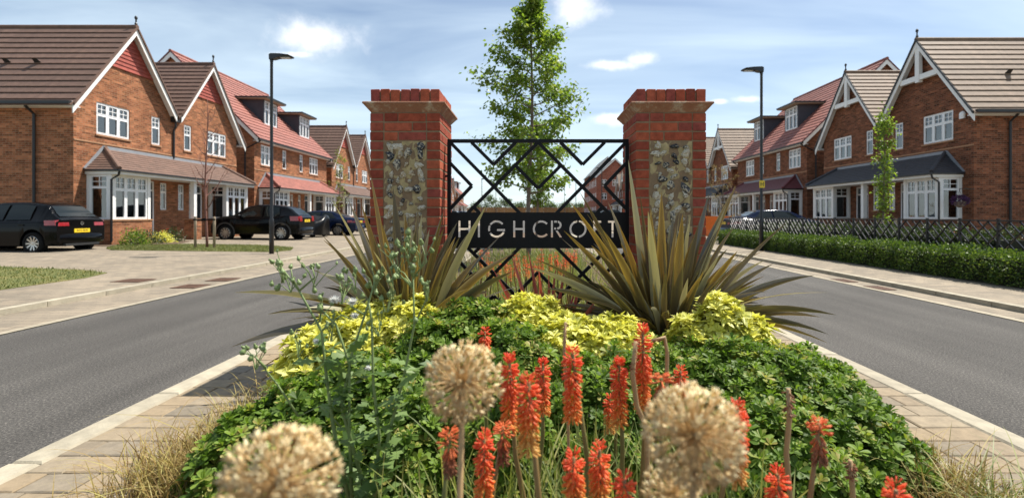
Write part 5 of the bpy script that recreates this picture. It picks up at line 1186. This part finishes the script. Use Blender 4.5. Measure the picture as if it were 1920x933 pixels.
hedge('dark garden hedge just behind the black metal fence', 9.0, 9.7, 9.4, 19.6, .74, 26000, .05, 'leaf_dark', 52, rough=.09)
def low_bush(label, x, y, r_, h, n, leaf, matl, seed, flower=None, nf=0, name='garden_shrub', group=None):
    rn = np.random.default_rng(seed); z = land(x); T = thing(name, label, 'shrub', (x, y, z), group)
    d = unit(rn.normal(0, 1, (n, 3))); d[:, 2] = abs(d[:, 2]); q = rn.uniform(.45, 1.08, (n, 1)) * (1 + .18 * np.sin(5 * d[:, :1] + seed) * np.cos(6 * d[:, 1:2]))
    P = d * q * np.array([r_, r_, h]); X = d + rn.normal(0, .6, (n, 3)); Z = rn.normal(0, 1, (n, 3))
    c = ob('foliage', scatter(LEAF_V * np.array([1, 1.2, 1]), LEAF_F, P, X, Z, rn.uniform(.7, 1.3, n) * leaf, 'foliage', None, rn.random(n)), matl, T); c['kind'] = 'stuff'
    if flower:
        d = unit(rn.normal(0, 1, (nf, 3))); d[:, 2] = abs(d[:, 2]); d[:, 0] = -abs(d[:, 0]); tv, tf, tr = rosette(8, 10, 70, 1.3, True, seed=9)
        ob('blossom', scatter(tv, tf, d * np.array([r_, r_, h]) * 1.05, np.cross(d, rn.normal(0, 1, (nf, 3))), d, np.full(nf, .055), 'blossom', tr, rn.random(nf)), flower, T)['kind'] = 'stuff'
    g = MB()
    for i in range(7): a = i * .9; g.tube([(0, 0, 0), (.3 * r_ * math.cos(a), .3 * r_ * math.sin(a), h * .4), (.7 * r_ * math.cos(a), .7 * r_ * math.sin(a), h * .7)], [.012, .008, .004], 5, False)
    g.build('stems', 'bark', T)
by = [(9.6, 8.3, .55, .75, 'leaf_dark', 'flower_red', 5, 'bush with red blooms behind the fence, nearest the right edge'), (9.9, 9.7, .6, .62, 'leaf_hedge', None, 0, 'leafy bush behind the fence, next to the red-flowered bush'), (9.7, 11.2, .6, .8, 'leaf_hedge', 'flower_red', 4, 'dark bush with a few red blooms behind the fence'), (10.6, 12.4, .7, .8, 'leaf_dark', None, 0, 'dark bush in front of the columnar tree'),
      (9.8, 15.4, .6, .7, 'leaf_hedge', None, 0, 'dark bush just beyond the columnar tree, behind the fence'), (10.2, 17.2, .7, .7, 'leaf_dark', None, 0, 'bush behind the fence near the right lamp'), (10.0, 19.2, .6, .6, 'leaf_hedge', None, 0, 'bush behind the far end of the fence'), (11.6, 10.2, .8, .85, 'leaf_hedge', 'flower_purple', 14, 'bush with purple flowers in the right front garden'), (12.4, 14.6, .9, .85, 'leaf_dark', None, 0, 'wide bush under the right bay window')]
for i, (x, y, r_, h, m_, fl, nf, lb) in enumerate(by): low_bush(lb, x, y, r_, h, 1500, .06, m_, 60 + i, fl, nf, group='front garden bushes')
for i, (x, y, r_, h, m_, fl, nf, lb) in enumerate(((-14.2, 17.4, .45, .6, 'leaf_evergreen', None, 0, 'green bush right of the hatchback tail, leftmost in the bed'), (-14.4, 18.2, .6, .5, 'leaf_dark', None, 0, 'low dark bush in the bed below the left bay window'), (-14.5, 19.1, .4, .42, 'leaf_yellow', None, 0, 'small yellow-green bush in the bed below the left bay'), (-14.7, 19.9, .4, .55, 'leaf_dark', 'flower_red', 8, 'reddish plant at the right end of the bed below the left bay'))):
    low_bush(lb, x, y, r_, h, 900, .06, m_, 80 + i, fl, nf, group='bushes in the left house bed')
# hanging basket on the nearest right house
t = thing('hanging_basket', 'hanging basket of dark purple flowers on the right house corner', 'hanging basket', (15.9, 18.05, 1.75)); g = MB(); g.lathe([(.04, -.2), (.15, -.14), (.2, 0), (.19, .02)], 12); g.build('basket', 'bark', t)
g = MB(); g.tube([(.78, .25, .5), (.0, .0, .5), (0, 0, .42)], .012, 6); g.tube([(0, 0, .42), (.18, 0, .0)], .004, 4); g.tube([(0, 0, .42), (-.18, 0, .0)], .004, 4); g.build('bracket', 'black_metal', t)
d = unit(rng.normal(0, 1, (700, 3))); ob('flowers', scatter(LEAF_V * np.array([1, 1.3, 1]), LEAF_F, d * np.array([.26, .22, .18]) * rng.uniform(.6, 1.1, (700, 1)) + np.array([0, 0, .06]), d + rng.normal(0, .5, (700, 3)), rng.normal(0, 1, (700, 3)), np.full(700, .06), 'flowers'), 'flower_purple', t)['kind'] = 'stuff'

# ================================================================ SPIKY PLANTS (each strap leaf is a part)
def strap(T, base, tip, w, sag, matl, seed, droop=0):
    r = random.Random(seed); b_ = Vector(base); t_ = Vector(tip); L = (t_ - b_).length
    hor = Vector((t_.x - b_.x, t_.y - b_.y, 0)); up = Vector((0, 0, 1))
    c = b_ + hor * (.38 - droop * .12) + up * ((t_.z - b_.z) * .5 + L * sag)
    n = 12; v = []; acr = []; spin = r.gauss(0, .55)
    for i in range(n + 1):
        f = i / n; p = b_ * (1 - f) ** 2 + c * 2 * f * (1 - f) + t_ * f * f; d = ((c - b_) * (1 - f) + (t_ - c) * f).normalized()
        sd = d.cross(Vector((.15, 1, .1))).normalized(); nf_ = sd.cross(d); sd = sd * math.cos(spin) + nf_ * math.sin(spin); tw = (r.random() - .5) * .05 + seed % 7 * .06 - .18; nn = sd.cross(d)
        sd2 = (sd * math.cos(tw * 3 * f) + nn * math.sin(tw * 3 * f)); nn = sd2.cross(d)
        ww = w * (.62 + .38 * min(1, f * 3)) * (1 - f ** 3.2) * .5 + .0006; fold = .38 * (1 - .6 * f)
        v += [p - sd2 * ww + nn * ww * fold, p - sd2 * ww * .82 + nn * ww * fold * .8, p, p + sd2 * ww * .82 + nn * ww * fold * .8, p + sd2 * ww + nn * ww * fold]; k = .12 * math.sin(seed); acr += [1, .72 + k, .0 + abs(k), .66 + k, 1]
    fc = [(5 * i + q, 5 * i + q + 1, 5 * i + q + 6, 5 * i + q + 5) for i in range(n) for q in range(4)]
    me = npmesh('leaf', np.array(v), np.array(fc), {'across': ('POINT', acr)}, True); return ob('leaf', me, matl, T)
def spiky(label, base, tips, nrand, seed, mats, spread, hmax, name='flax_plant', w0=.052):
    r = random.Random(seed); T = thing(name, label, 'flax plant', base, None); B0 = Vector(base); i = 0
    def root(t_): 
        h = Vector((t_.x, t_.y, 0)); h = h.normalized() * min(.12, h.length * .25) if h.length else h
        return Vector((h.x + r.gauss(0, .025), h.y + r.gauss(0, .025), -.02))
    for (x, y, Y, w, sag) in tips:
        p = PX(x, y, Y) - B0; strap(T, root(p), p, w * 1.3, sag, mats[i % len(mats)], seed * 100 + i); i += 1
    for k in range(nrand):
        a = r.uniform(0, 6.28); q = r.random(); el = R(88 - 74 * q ** .9); L = hmax * r.uniform(.45, .95); p = Vector((math.cos(a) * math.cos(el) * L * spread, math.sin(a) * math.cos(el) * L * spread * .8, math.sin(el) * L))
        p.z = max(p.z, .05 + .2 * r.random())
        if p.y > .30: p.y = .30 - (p.y - .3) * .3
        strap(T, root(p), p, w0 * r.uniform(.6, 1.05), r.uniform(.05, .4) * (1.15 - math.sin(el)) + .02, mats[k % len(mats)], seed * 100 + 50 + k); i += 1
    for k in range(int(nrand * .6)):     # old outer leaves that arch over
        a = r.uniform(0, 6.28); L = hmax * r.uniform(.55, 1.02); p = Vector((math.cos(a) * L * spread, math.sin(a) * L * .5, r.uniform(-.25, .22)))
        if p.y > .25: p.y = r.uniform(0, .25)
        strap(T, root(p), p, w0 * r.uniform(.5, .9), r.uniform(.22, .42), mats[k % len(mats)], seed * 100 + 300 + k)
    return T
PM = ['phormium', 'phormium_dark', 'phormium', 'phormium_pale_sheen', 'phormium_dark']
spiky('tall bronze-green spiky flax plant in front of the left pillar', (-.88, 3.48, .36),
    [(695, 328, 3.45, .055, .02), (737, 352, 3.3, .06, .03), (678, 384, 3.2, .05, .04), (618, 368, 3.1, .055, .03), (652, 372, 3.25, .05, .02), (606, 443, 3.1, .05, .06), (830, 399, 3.5, .05, .0), (832, 428, 3.4, .05, .04), (912, 385, 3.35, .055, .02), (862, 444, 3.2, .045, .05),
     (963, 474, 3.2, .05, .12), (961, 509, 3.15, .062, .1), (880, 540, 3.0, .055, .12), (441, 548, 3.2, .045, .2), (433, 650, 3.0, .062, .26), (487, 690, 2.95, .045, .3), (576, 501, 3.3, .05, .15), (540, 600, 3.0, .04, .25), (700, 470, 3.0, .05, .15), (780, 430, 3.15, .06, .03), (760, 400, 3.4, .06, .0), (940, 440, 3.5, .04, .06), (560, 560, 3.1, .05, .2), (500, 590, 3.1, .05, .24), (640, 430, 3.5, .05, .04), (900, 480, 3.4, .05, .08)],
    125, 5, PM, .95, 1.05, w0=.064)
spiky('tall bronze-green spiky flax plant in front of the right pillar', (.95, 3.45, .36),
    [(1068, 377, 3.35, .065, .03), (1087, 360, 3.5, .05, .03), (1140, 378, 3.3, .06, .02), (1178, 300, 3.5, .045, .01), (1200, 365, 3.4, .05, .0), (1240, 360, 3.35, .062, .0), (1330, 362, 3.5, .05, .02), (1380, 348, 3.4, .062, .03), (1362, 384, 3.3, .055, .03), (1476, 416, 3.2, .062, .04), (1447, 442, 3.3, .05, .06), (1052, 446, 3.2, .05, .05), (1057, 432, 3.4, .045, .04),
     (998, 502, 3.1, .055, .1), (1003, 485, 3.25, .045, .09), (1450, 494, 3.2, .045, .12), (1527, 516, 3.1, .05, .2), (1494, 522, 3.2, .03, .12), (1555, 548, 3.1, .06, .18), (1568, 590, 3.0, .05, .26), (1538, 594, 3.1, .05, .24), (1553, 626, 3.0, .045, .32), (1551, 642, 2.9, .03, .32), (1476, 626, 2.95, .045, .34), (1250, 584, 2.85, .05, .24), (1280, 400, 3.2, .06, .0), (1310, 420, 3.3, .055, .02), (1160, 420, 3.2, .06, .04), (1215, 395, 3.15, .06, .0), (1100, 400, 3.1, .055, .04), (1130, 430, 3.0, .05, .06), (1020, 540, 3.0, .05, .16), (1410, 470, 3.1, .055, .06), (1345, 430, 3.2, .05, .03)],
    135, 6, PM, 1.0, 1.05, w0=.064)
spiky('pinkish red spiky plant between the two flax plants, below the gate', (.16, 3.62, .10), [(925, 505, 3.6, .03, .05), (960, 480, 3.7, .03, .02), (1010, 500, 3.5, .03, .02), (1040, 540, 3.4, .03, .05), (1090, 520, 3.6, .03, .06), (990, 470, 3.8, .03, .02), (1060, 500, 3.7, .03, .03), (940, 550, 3.4, .03, .1), (1120, 560, 3.4, .03, .12)], 60, 7, ['phormium_pink'], .9, .85, 'pink_flax_plant', .034)

# ================================================================ RED HOT POKERS, SEED HEADS, WEEDS
def spindle(n=5):
    prof = [(0, .10), (.3, .32), (.75, .42), (1.0, .5), (1.06, .2)]; V = []; Fq = []
    for x, r_ in prof:
        for k in range(n): a = 2 * math.pi * k / n; V.append((x, r_ * math.cos(a) * .36, r_ * math.sin(a) * .36))
    for i in range(len(prof) - 1):
        for k in range(n): Fq.append((i * n + k, i * n + (k + 1) % n, (i + 1) * n + (k + 1) % n, (i + 1) * n + k))
    return np.array(V), np.array(Fq)
SPV, SPF = spindle()
def poker(label, px, ytop, ybot, w, group, seed, spent=False, Y=None, name='torch_lily', nfl=None, bend=0):
    rn = np.random.default_rng(seed); Y = Y or min(2.3, max(.95, .054 * F / w)); top = PX(px, ytop, Y); L = (ybot - ytop) * Y / F; rad = w * .41 * Y / F
    base = Vector((top.x + bend + rn.normal(0, .055), Y + .05, .08)); T = thing(name, label, 'flower', base, group)
    tt = top - base; g = MB(); P = [Vector((0, 0, -.02)), tt * .33 + Vector((rn.normal(0, .012), 0, 0)), tt * .66 + Vector((rn.normal(0, .01), 0, 0)), tt - Vector((0, 0, .01))]; g.tube(P, [.009, .008, .007, .004], 7)
    me = g.mesh('stem', True); at = me.attributes.new('rnd', 'FLOAT', 'FACE'); at.data.foreach_set('value', np.full(len(me.polygons), rn.random(), np.float32)); ob('stem', me, 'poker_stem', T)
    n = nfl or int(max(30, 1500 * L)); f = np.sort(rn.random(n)); a = np.arange(n) * 2.399 + rn.normal(0, .2, n)
    drop = np.where(f < .12, .8, np.where(f < .3, .1, -.55)) + rn.normal(0, .16, n); fl = rad * np.clip(.55 + f * 2.2, 0, 1) * rn.uniform(.85, 1.12, n)
    if spent: drop = np.where(f < .35, .1, -1.3) + rn.normal(0, .2, n); fl = fl * np.where(f < .4, 1, .8)
    d = np.column_stack([np.cos(a), np.sin(a), drop]); axis = np.array(tt)[None] + np.array([0, 0, -1.0])[None] * (f * L)[:, None]
    axis[:, 0] += -(np.array(tt)[0]) * 0; V = scatter(SPV * np.array([1, .62, .62]), SPF, axis + d * .004, d, rn.normal(0, 1, (n, 3)), fl, 'florets', None, rn.random(n))
    yl = rn.uniform(.75, 1.35); tone = np.clip(1 - f * (yl if not spent else .75) + rn.normal(0, .10, n), 0, 1); at = V.attributes.new('tone', 'FLOAT', 'FACE'); at.data.foreach_set('value', np.repeat(tone, len(SPF)).astype(np.float32))
    c = ob('florets', V, 'poker_spent' if spent else 'poker', T); c['kind'] = 'stuff'; return T
FG = 'foreground red hot poker spikes'
pk = [(909, 617, 650, 26, 'small orange poker peeping above the round tan seed head', 0), (955, 668, 800, 38, 'tall red poker touching the right side of the round seed head', 0), (991, 706, 842, 48, 'large bright red poker left of centre, in front of its neighbours', 0), (1018, 676, 772, 32, 'slim red poker behind the large left-of-centre one', 0),
      (1073, 654, 782, 40, 'tall red poker at the centre below the gate sign', 0), (1161, 674, 792, 36, 'red poker left of the tallest poker', 0), (1143, 742, 806, 26, 'short small poker tucked below the poker left of the tallest', 0), (1205, 612, 765, 36, 'tallest slender orange-red poker right of centre', 0), (1121, 768, 816, 20, 'tiny unopened red poker low at the centre', 0),
      (843, 803, 880, 46, 'fading orange poker under the round seed head, leftmost of all', 1), (908, 812, 925, 42, 'orange-red poker low beneath the round seed head\'s right side', 0), (944, 792, 858, 40, 'fading orange poker between two red ones below the round seed head', 1), (1076, 848, 950, 46, 'yellow-tipped orange poker at the bottom edge, left of the centre pair', 0), (1124, 835, 945, 44, 'deep red poker at the bottom edge, right of the centre pair', 0),
      (1170, 890, 990, 48, 'red poker cut by the bottom edge right of the centre pair', 0), (1240, 700, 745, 46, 'faded salmon poker above the right-hand seed head', 1), (1276, 690, 740, 30, 'small red poker just above the right-hand seed head', 0), (1382, 755, 900, 44, 'red poker behind the right edge of the right-hand seed head', 0), (1458, 880, 990, 46, 'red poker at the bottom edge right of the right-hand seed head', 0), (1536, 785, 860, 44, 'red poker with a brown lower half in front of the right shrub', 1), (1680, 908, 1000, 52, 'red poker cut by the bottom edge, rightmost of all', 0)]
for i, (x, a, b_, w, lb, sp) in enumerate(pk): poker(lb, x, a, b_, w, FG, 200 + i, bool(sp))
# spent bare stalks
def stalk(label, pts, r_, Y, seed, tuft=True):
    P = [PX(x, y, Y) for x, y in pts]; b_ = Vector((P[-1].x, Y, .08)); P = [p - b_ for p in P] + [Vector((0, 0, -.02))]; T = thing('dry_stalk', label, 'stalk', b_, 'bare brown flower stalks'); g = MB(); g.tube(P, [r_ * .8] + [r_] * (len(P) - 1), 7); g.build('stem', 'stem_straw', T, True)
    n = 34; rn = np.random.default_rng(seed); f = rn.random(n); q = np.array(P[0])[None] + (np.array(P[1]) - np.array(P[0]))[None] * (f * .9)[:, None]; d = rn.normal(0, 1, (n, 3)); d[:, 2] = -.5
    me = scatter(SPV * np.array([1, .8, .8]), SPF, q, d, rn.normal(0, 1, (n, 3)), np.full(n, .017 if tuft else .011), 'husks'); at = me.attributes.new('tone', 'FLOAT', 'FACE'); at.data.foreach_set('value', np.repeat(rn.uniform(0, .6, n), len(SPF)).astype(np.float32)); ob('husks', me, 'poker_spent', T)['kind'] = 'stuff'
stalk('bare brown stalk standing in front of the right shrub', [(1478, 728), (1480, 780), (1474, 850), (1482, 940)], .007, 1.3, 1); stalk('short bare brown stalk low in front of the right shrub', [(1594, 862), (1597, 900), (1600, 950)], .0075, 1.35, 2)
stalk('thin bare stalk rising beside the centre poker', [(1060, 604), (1058, 660), (1064, 760), (1068, 900)], .005, 1.5, 3, False); stalk('hooked brown stalk right of the tallest poker', [(1222, 638), (1246, 632), (1251, 660), (1250, 720), (1240, 800), (1235, 920)], .006, 1.45, 4, False); stalk('twisting pale stalk left of the right-hand seed head', [(1192, 640), (1186, 700), (1194, 760), (1212, 800), (1216, 950)], .007, 1.3, 5, False)
# strap leaves of the pokers
def clump(name, label, cx, cy, rx, ry, n, hmin, hmax, w, matl, cat, seed, flop=.5, zb=.08, sag=.2):
    rn = np.random.default_rng(seed); T = thing(name, label, cat, (cx, cy, zb)); P = np.column_stack([rn.normal(0, rx, n), rn.normal(0, ry, n), np.zeros(n)]); h = rn.uniform(hmin, hmax, n); a = rn.uniform(0, 6.28, n); fl = np.abs(rn.normal(0, flop, n)) * h
    tip = P + np.column_stack([np.cos(a) * fl, np.sin(a) * fl, h * rn.uniform(.55, 1, n)])
    global rng; save = rng; rng = rn; c = ob('blades', blades(P, tip, rn.uniform(.6, 1.1, n) * w, 'blades', 6, sag), matl, T); rng = save; c['kind'] = 'stuff'; return T
clump('torch_lily_leaves', 'narrow green strap leaves around the foreground pokers', .18, 1.7, .26, .20, 420, .25, .55, .011, 'grass_green', 'grass', 301, .45)
clump('torch_lily_leaves', 'narrow green strap leaves under the right foreground pokers', .62, 1.45, .16, .14, 200, .2, .5, .011, 'grass_green', 'grass', 302, .5)
clump('torch_lily_leaves', 'narrow green strap leaves below the left seed head', -.2, 1.5, .14, .14, 140, .2, .45, .010, 'grass_green', 'grass', 303, .5)
clump('dry_grass', 'dry brown grass tuft spilling over the left paving', -1.6, 2.55, .08, .30, 1000, .08, .22, .005, 'grass_dry', 'grass', 304, .8, sag=.3)
clump('dry_grass', 'dry brown grass at the bottom left in front of the left shrub', -1.45, 2.1, .15, .14, 1300, .1, .26, .005, 'grass_dry', 'grass', 305, .8, sag=.3)
clump('dry_grass', 'dry brown grass along the right edging at the bottom right', 1.72, 2.1, .12, .18, 900, .06, .2, .005, 'grass_dry', 'grass', 306, 1.0, sag=.25)
clump('dry_grass', 'green-tipped dry grass clump in the bottom right corner', 1.86, 1.75, .12, .12, 500, .08, .22, .005, 'grass_green', 'grass', 307, 1.0, sag=.25)
# pokers and grasses behind the gate
clump('meadow_grass', 'yellow-green grass behind the lower gate lattice', .05, 5.6, .55, .6, 2600, .18, .40, .010, 'grass_green', 'grass', 310, .35)
clump('meadow_grass', 'tall pale grass further back along the island', .05, 8.6, .7, 1.2, 2600, .2, .46, .014, 'grass_green', 'grass', 311, .35)
clump('meadow_grass', 'grass around the base of the tree behind the gate', .05, 12.2, .8, 1.2, 1800, .2, .5, .018, 'grass_green', 'grass', 312, .4)
bgk = [(902, 470, 498), (914, 466, 510), (936, 488, 512), (948, 484, 510), (956, 498, 520), (966, 478, 512), (972, 476, 516), (984, 480, 512), (990, 495, 515), (1002, 490, 530), (1010, 478, 520), (1016, 467, 505), (1032, 478, 500), (1043, 474, 496), (1058, 484, 500), (1063, 467, 500), (1070, 476, 492), (1050, 492, 512), (1078, 470, 490), (922, 492, 512)]
for i, (x, a, b_) in enumerate(bgk): poker('red poker spike seen through the lower lattice of the gate', x, a, b_ + 6, 10, 'red pokers behind the gate', 400 + i, False, 4.55 + (i * 37 % 11) * .07, nfl=85)
# tan allium seed heads
def allium(label, px, py, rpx, Y, seed, nst=240, stem_to=None):
    rn = np.random.default_rng(seed); c = PX(px, py, Y); rad = rpx * Y / F; b_ = Vector((c.x + rn.normal(0, .02), Y + .02, .08)); T = thing('allium_seed_head', label, 'seed head', b_, 'round tan seed heads'); cc = np.array(c - b_)
    g = MB(); g.tube([(0, 0, -.02), (cc[0] * .4, cc[1] * .4, cc[2] * .5), tuple(cc)], [.007, .006, .005], 9); g.build('stem', 'stem_straw', T, True)
    k = np.arange(nst); ph = np.arccos(1 - 2 * (k + .5) / nst); th = k * 2.39996; d = np.column_stack([np.cos(th) * np.sin(ph), np.sin(th) * np.sin(ph), np.cos(ph)]) + rn.normal(0, .07, (nst, 3)); d = unit(d); ln = rad * rn.uniform(.74, .96, nst)
    # pedicels
    PV = np.array([(0, .012, 0), (0, -.006, .0104), (0, -.006, -.0104), (1, .012, 0), (1, -.006, .0104), (1, -.006, -.0104)]); PF = np.array([(0, 1, 4, 3), (1, 2, 5, 4), (2, 0, 3, 5)])
    me = scatter(PV, PF, np.repeat(cc[None], nst, 0), d, rn.normal(0, 1, (nst, 3)), ln, 'pedicels'); at = me.attributes.new('tone', 'FLOAT', 'FACE'); at.data.foreach_set('value', np.repeat(rn.uniform(.1, .5, nst), 3).astype(np.float32)); ob('pedicels', me, 'straw', T)['kind'] = 'stuff'
    # seed capsules: star of three open lobes
    V = [(0, 0, 0)]; Fq = []
    for q in range(5):
        a = 2 * math.pi * q / 5; a2 = a + .6; a3 = a - .6; o = len(V); V += [(.35, .30 * math.cos(a3), .30 * math.sin(a3)), (1.0, .55 * math.cos(a), .55 * math.sin(a)), (.35, .30 * math.cos(a2), .30 * math.sin(a2)), (.62, .12 * math.cos(a), .12 * math.sin(a))]; Fq += [(0, o, o + 1, o + 2), (o, o + 3, o + 2, o + 1)]
    me = scatter(np.array(V), np.array(Fq), cc[None] + d * ln[:, None] * .93, d, rn.normal(0, 1, (nst, 3)), rn.uniform(.7, 1.2, nst) * rad * .175, 'capsules'); at = me.attributes.new('tone', 'FLOAT', 'FACE'); at.data.foreach_set('value', np.repeat(np.clip(rn.normal(.65, .22, nst), 0, 1), len(Fq)).astype(np.float32)); ob('capsules', me, 'straw', T)['kind'] = 'stuff'
allium('round tan allium seed head left of centre on a bare stem', 868, 714, 76, .85, 501); allium('large blurred tan seed head right of centre among the pokers', 1300, 815, 96, .66, 502, 270); allium('large blurred tan seed head at the bottom left', 525, 905, 108, .58, 503, 270); allium('pale seed head low at the bottom edge under the large right one', 1262, 925, 60, .8, 504, 160)
# tall sow-thistle weed
sw = thing('sow_thistle', 'tall branching weed with green buds and white tufts on the left', 'weed', (-.60, 1.75, .08)); B0 = Vector((-.60, 1.75, .08))
def wp(x, y, Y=1.72): return PX(x, y, Y) - B0
stems = [[(655, 940), (625, 800), (612, 704), (603, 620), (561, 545), (522, 494)], [(660, 940), (655, 800), (655, 680), (630, 608), (600, 578)], [(690, 940), (640, 760), (660, 662), (684, 590), (705, 521)], [(700, 940), (735, 790), (759, 698), (777, 608), (774, 500)], [(700, 940), (712, 820), (700, 720), (697, 600), (690, 560)], [(561, 545), (548, 520), (545, 500)], [(561, 545), (590, 520), (585, 500)], [(603, 620), (640, 590), (664, 600)], [(777, 608), (800, 560), (798, 540)], [(774, 540), (745, 510), (735, 480)], [(774, 520), (800, 490), (790, 455)], [(774, 520), (760, 470), (762, 450)], [(684, 590), (660, 575), (648, 560)], [(500, 690), (478, 668), (455, 660)], [(560, 780), (520, 720), (478, 668), (492, 650)], [(640, 800), (600, 760), (560, 780)]]
for s_ in stems:
    g = MB(); P = [wp(*p) for p in s_]; r0 = .0075 if len(s_) > 4 else .004; g.tube(P, [r0 * (1 - .6 * i / (len(P) - 1)) for i in range(len(P))], 6); g.build('stem', 'stem_green', sw, True)
buds = [(522, 494), (530, 510), (545, 500), (520, 540), (535, 520), (585, 500), (561, 530), (600, 578), (590, 545), (705, 521), (690, 535), (735, 480), (745, 505), (762, 450), (755, 468), (790, 455), (775, 470), (798, 540), (774, 500), (790, 525), (810, 470), (745, 455), (780, 600), (455, 660), (492, 650), (470, 672), (640, 520), (655, 525), (715, 560), (680, 555), (700, 498), (765, 435), (800, 545), (740, 520)]
for (x, y) in ((530, 500), (545, 518), (590, 508), (700, 515), (745, 482), (765, 452), (790, 470), (800, 535), (600, 572), (640, 540), (725, 555), (480, 662), (772, 505), (735, 530), (665, 520), (620, 610), (710, 600), (560, 640)):
    for q in range(5):
        bx, by_ = x + random.gauss(0, 15), y + random.gauss(-4, 11); Yq = 1.72 + random.gauss(0, .04); g = MB(); g.tube([wp(x + random.gauss(0, 2), y + 30), wp((x + bx) / 2 + 2, (y + by_) / 2 + 10, (1.72 + Yq) / 2), wp(bx, by_ + 3, Yq)], [.0022, .0017, .0013], 4); g.build('stem', 'stem_green', sw)
        g = MB(); rr_ = random.uniform(.005, .009); g.lathe([(.0015, -rr_), (rr_, -rr_ * .3), (rr_ * .75, rr_ * .7), (rr_ * .3, rr_ * 1.3), (rr_ * .55, rr_ * 1.7)], 7); o = g.build('bud', 'stem_green', sw, True, wp(bx, by_, Yq)); o.rotation_euler = (random.uniform(-.7, .7), random.uniform(-.7, .7), 0)
for i, (x, y) in enumerate(buds):
    g = MB(); rr_ = random.uniform(.008, .012); g.lathe([(.002, -rr_), (rr_, -rr_ * .4), (rr_ * .8, rr_ * .6), (rr_ * .35, rr_ * 1.3), (rr_ * .5, rr_ * 1.5)], 7); o = g.build('bud', 'stem_green', sw, True, wp(x, y, 1.72 + random.uniform(-.05, .05))); o.rotation_euler = (random.uniform(-.6, .6), random.uniform(-.6, .6), 0)
for i, (x, y, r_) in enumerate(((627, 563, .020), (661, 567, .020), (665, 593, .016), (774, 500, .014), (690, 690, .012), (592, 640, .012))):
    n = 140; d = unit(rng.normal(0, 1, (n, 3))); d[:, 2] = d[:, 2] * .8 + .15; c0 = np.array(wp(x, y, 1.7)); me = blades(np.repeat(c0[None], n, 0), c0 + d * r_ * rng.uniform(.8, 1.2, (n, 1)), .004, 'white_tuft', 2, 0); o = ob('white_tuft', me, 'fluff', sw); o['kind'] = 'stuff'
n = 210; sx_ = rng.integers(0, 5, n); Pn = []; Xn = []
for k in sx_:
    s_ = stems[k]; f = rng.uniform(0, .55); j = f * (len(s_) - 1); a = int(j); q = wp(*s_[a]).lerp(wp(*s_[a + 1]), j - a); Pn.append(q + Vector((rng.normal(0, .02), rng.normal(0, .03), 0))); an = rng.uniform(0, 6.28); Xn.append((math.cos(an), math.sin(an), rng.uniform(-.2, .7)))
TV = np.array([(0, 0, 0), (.3, .12, .02), (.38, .28, .03), (.55, .12, .02), (.65, .3, .03), (.8, .14, 0), (1, 0, -.05), (.8, -.14, 0), (.65, -.3, .03), (.55, -.12, .02), (.38, -.28, .03), (.3, -.12, .02)]); TF = np.array([(0, 11, 9, 3), (0, 3, 2, 1), (11, 10, 9, 9), (3, 9, 7, 5), (3, 5, 4, 4), (9, 8, 7, 7), (5, 7, 6, 6)])
TF = np.array([(0, 11, 3), (0, 3, 1), (1, 3, 2), (11, 10, 9), (11, 9, 3), (3, 9, 7), (3, 7, 5), (3, 5, 4), (9, 8, 7), (5, 7, 6)])
ob('leaves', scatter(TV, TF, np.array(Pn), np.array(Xn), rng.normal(0, .4, (n, 3)) + np.array([0, 0, 1.0]), rng.uniform(.035, .10, n), 'leaves'), 'leaf_thistle', sw)['kind'] = 'stuff'
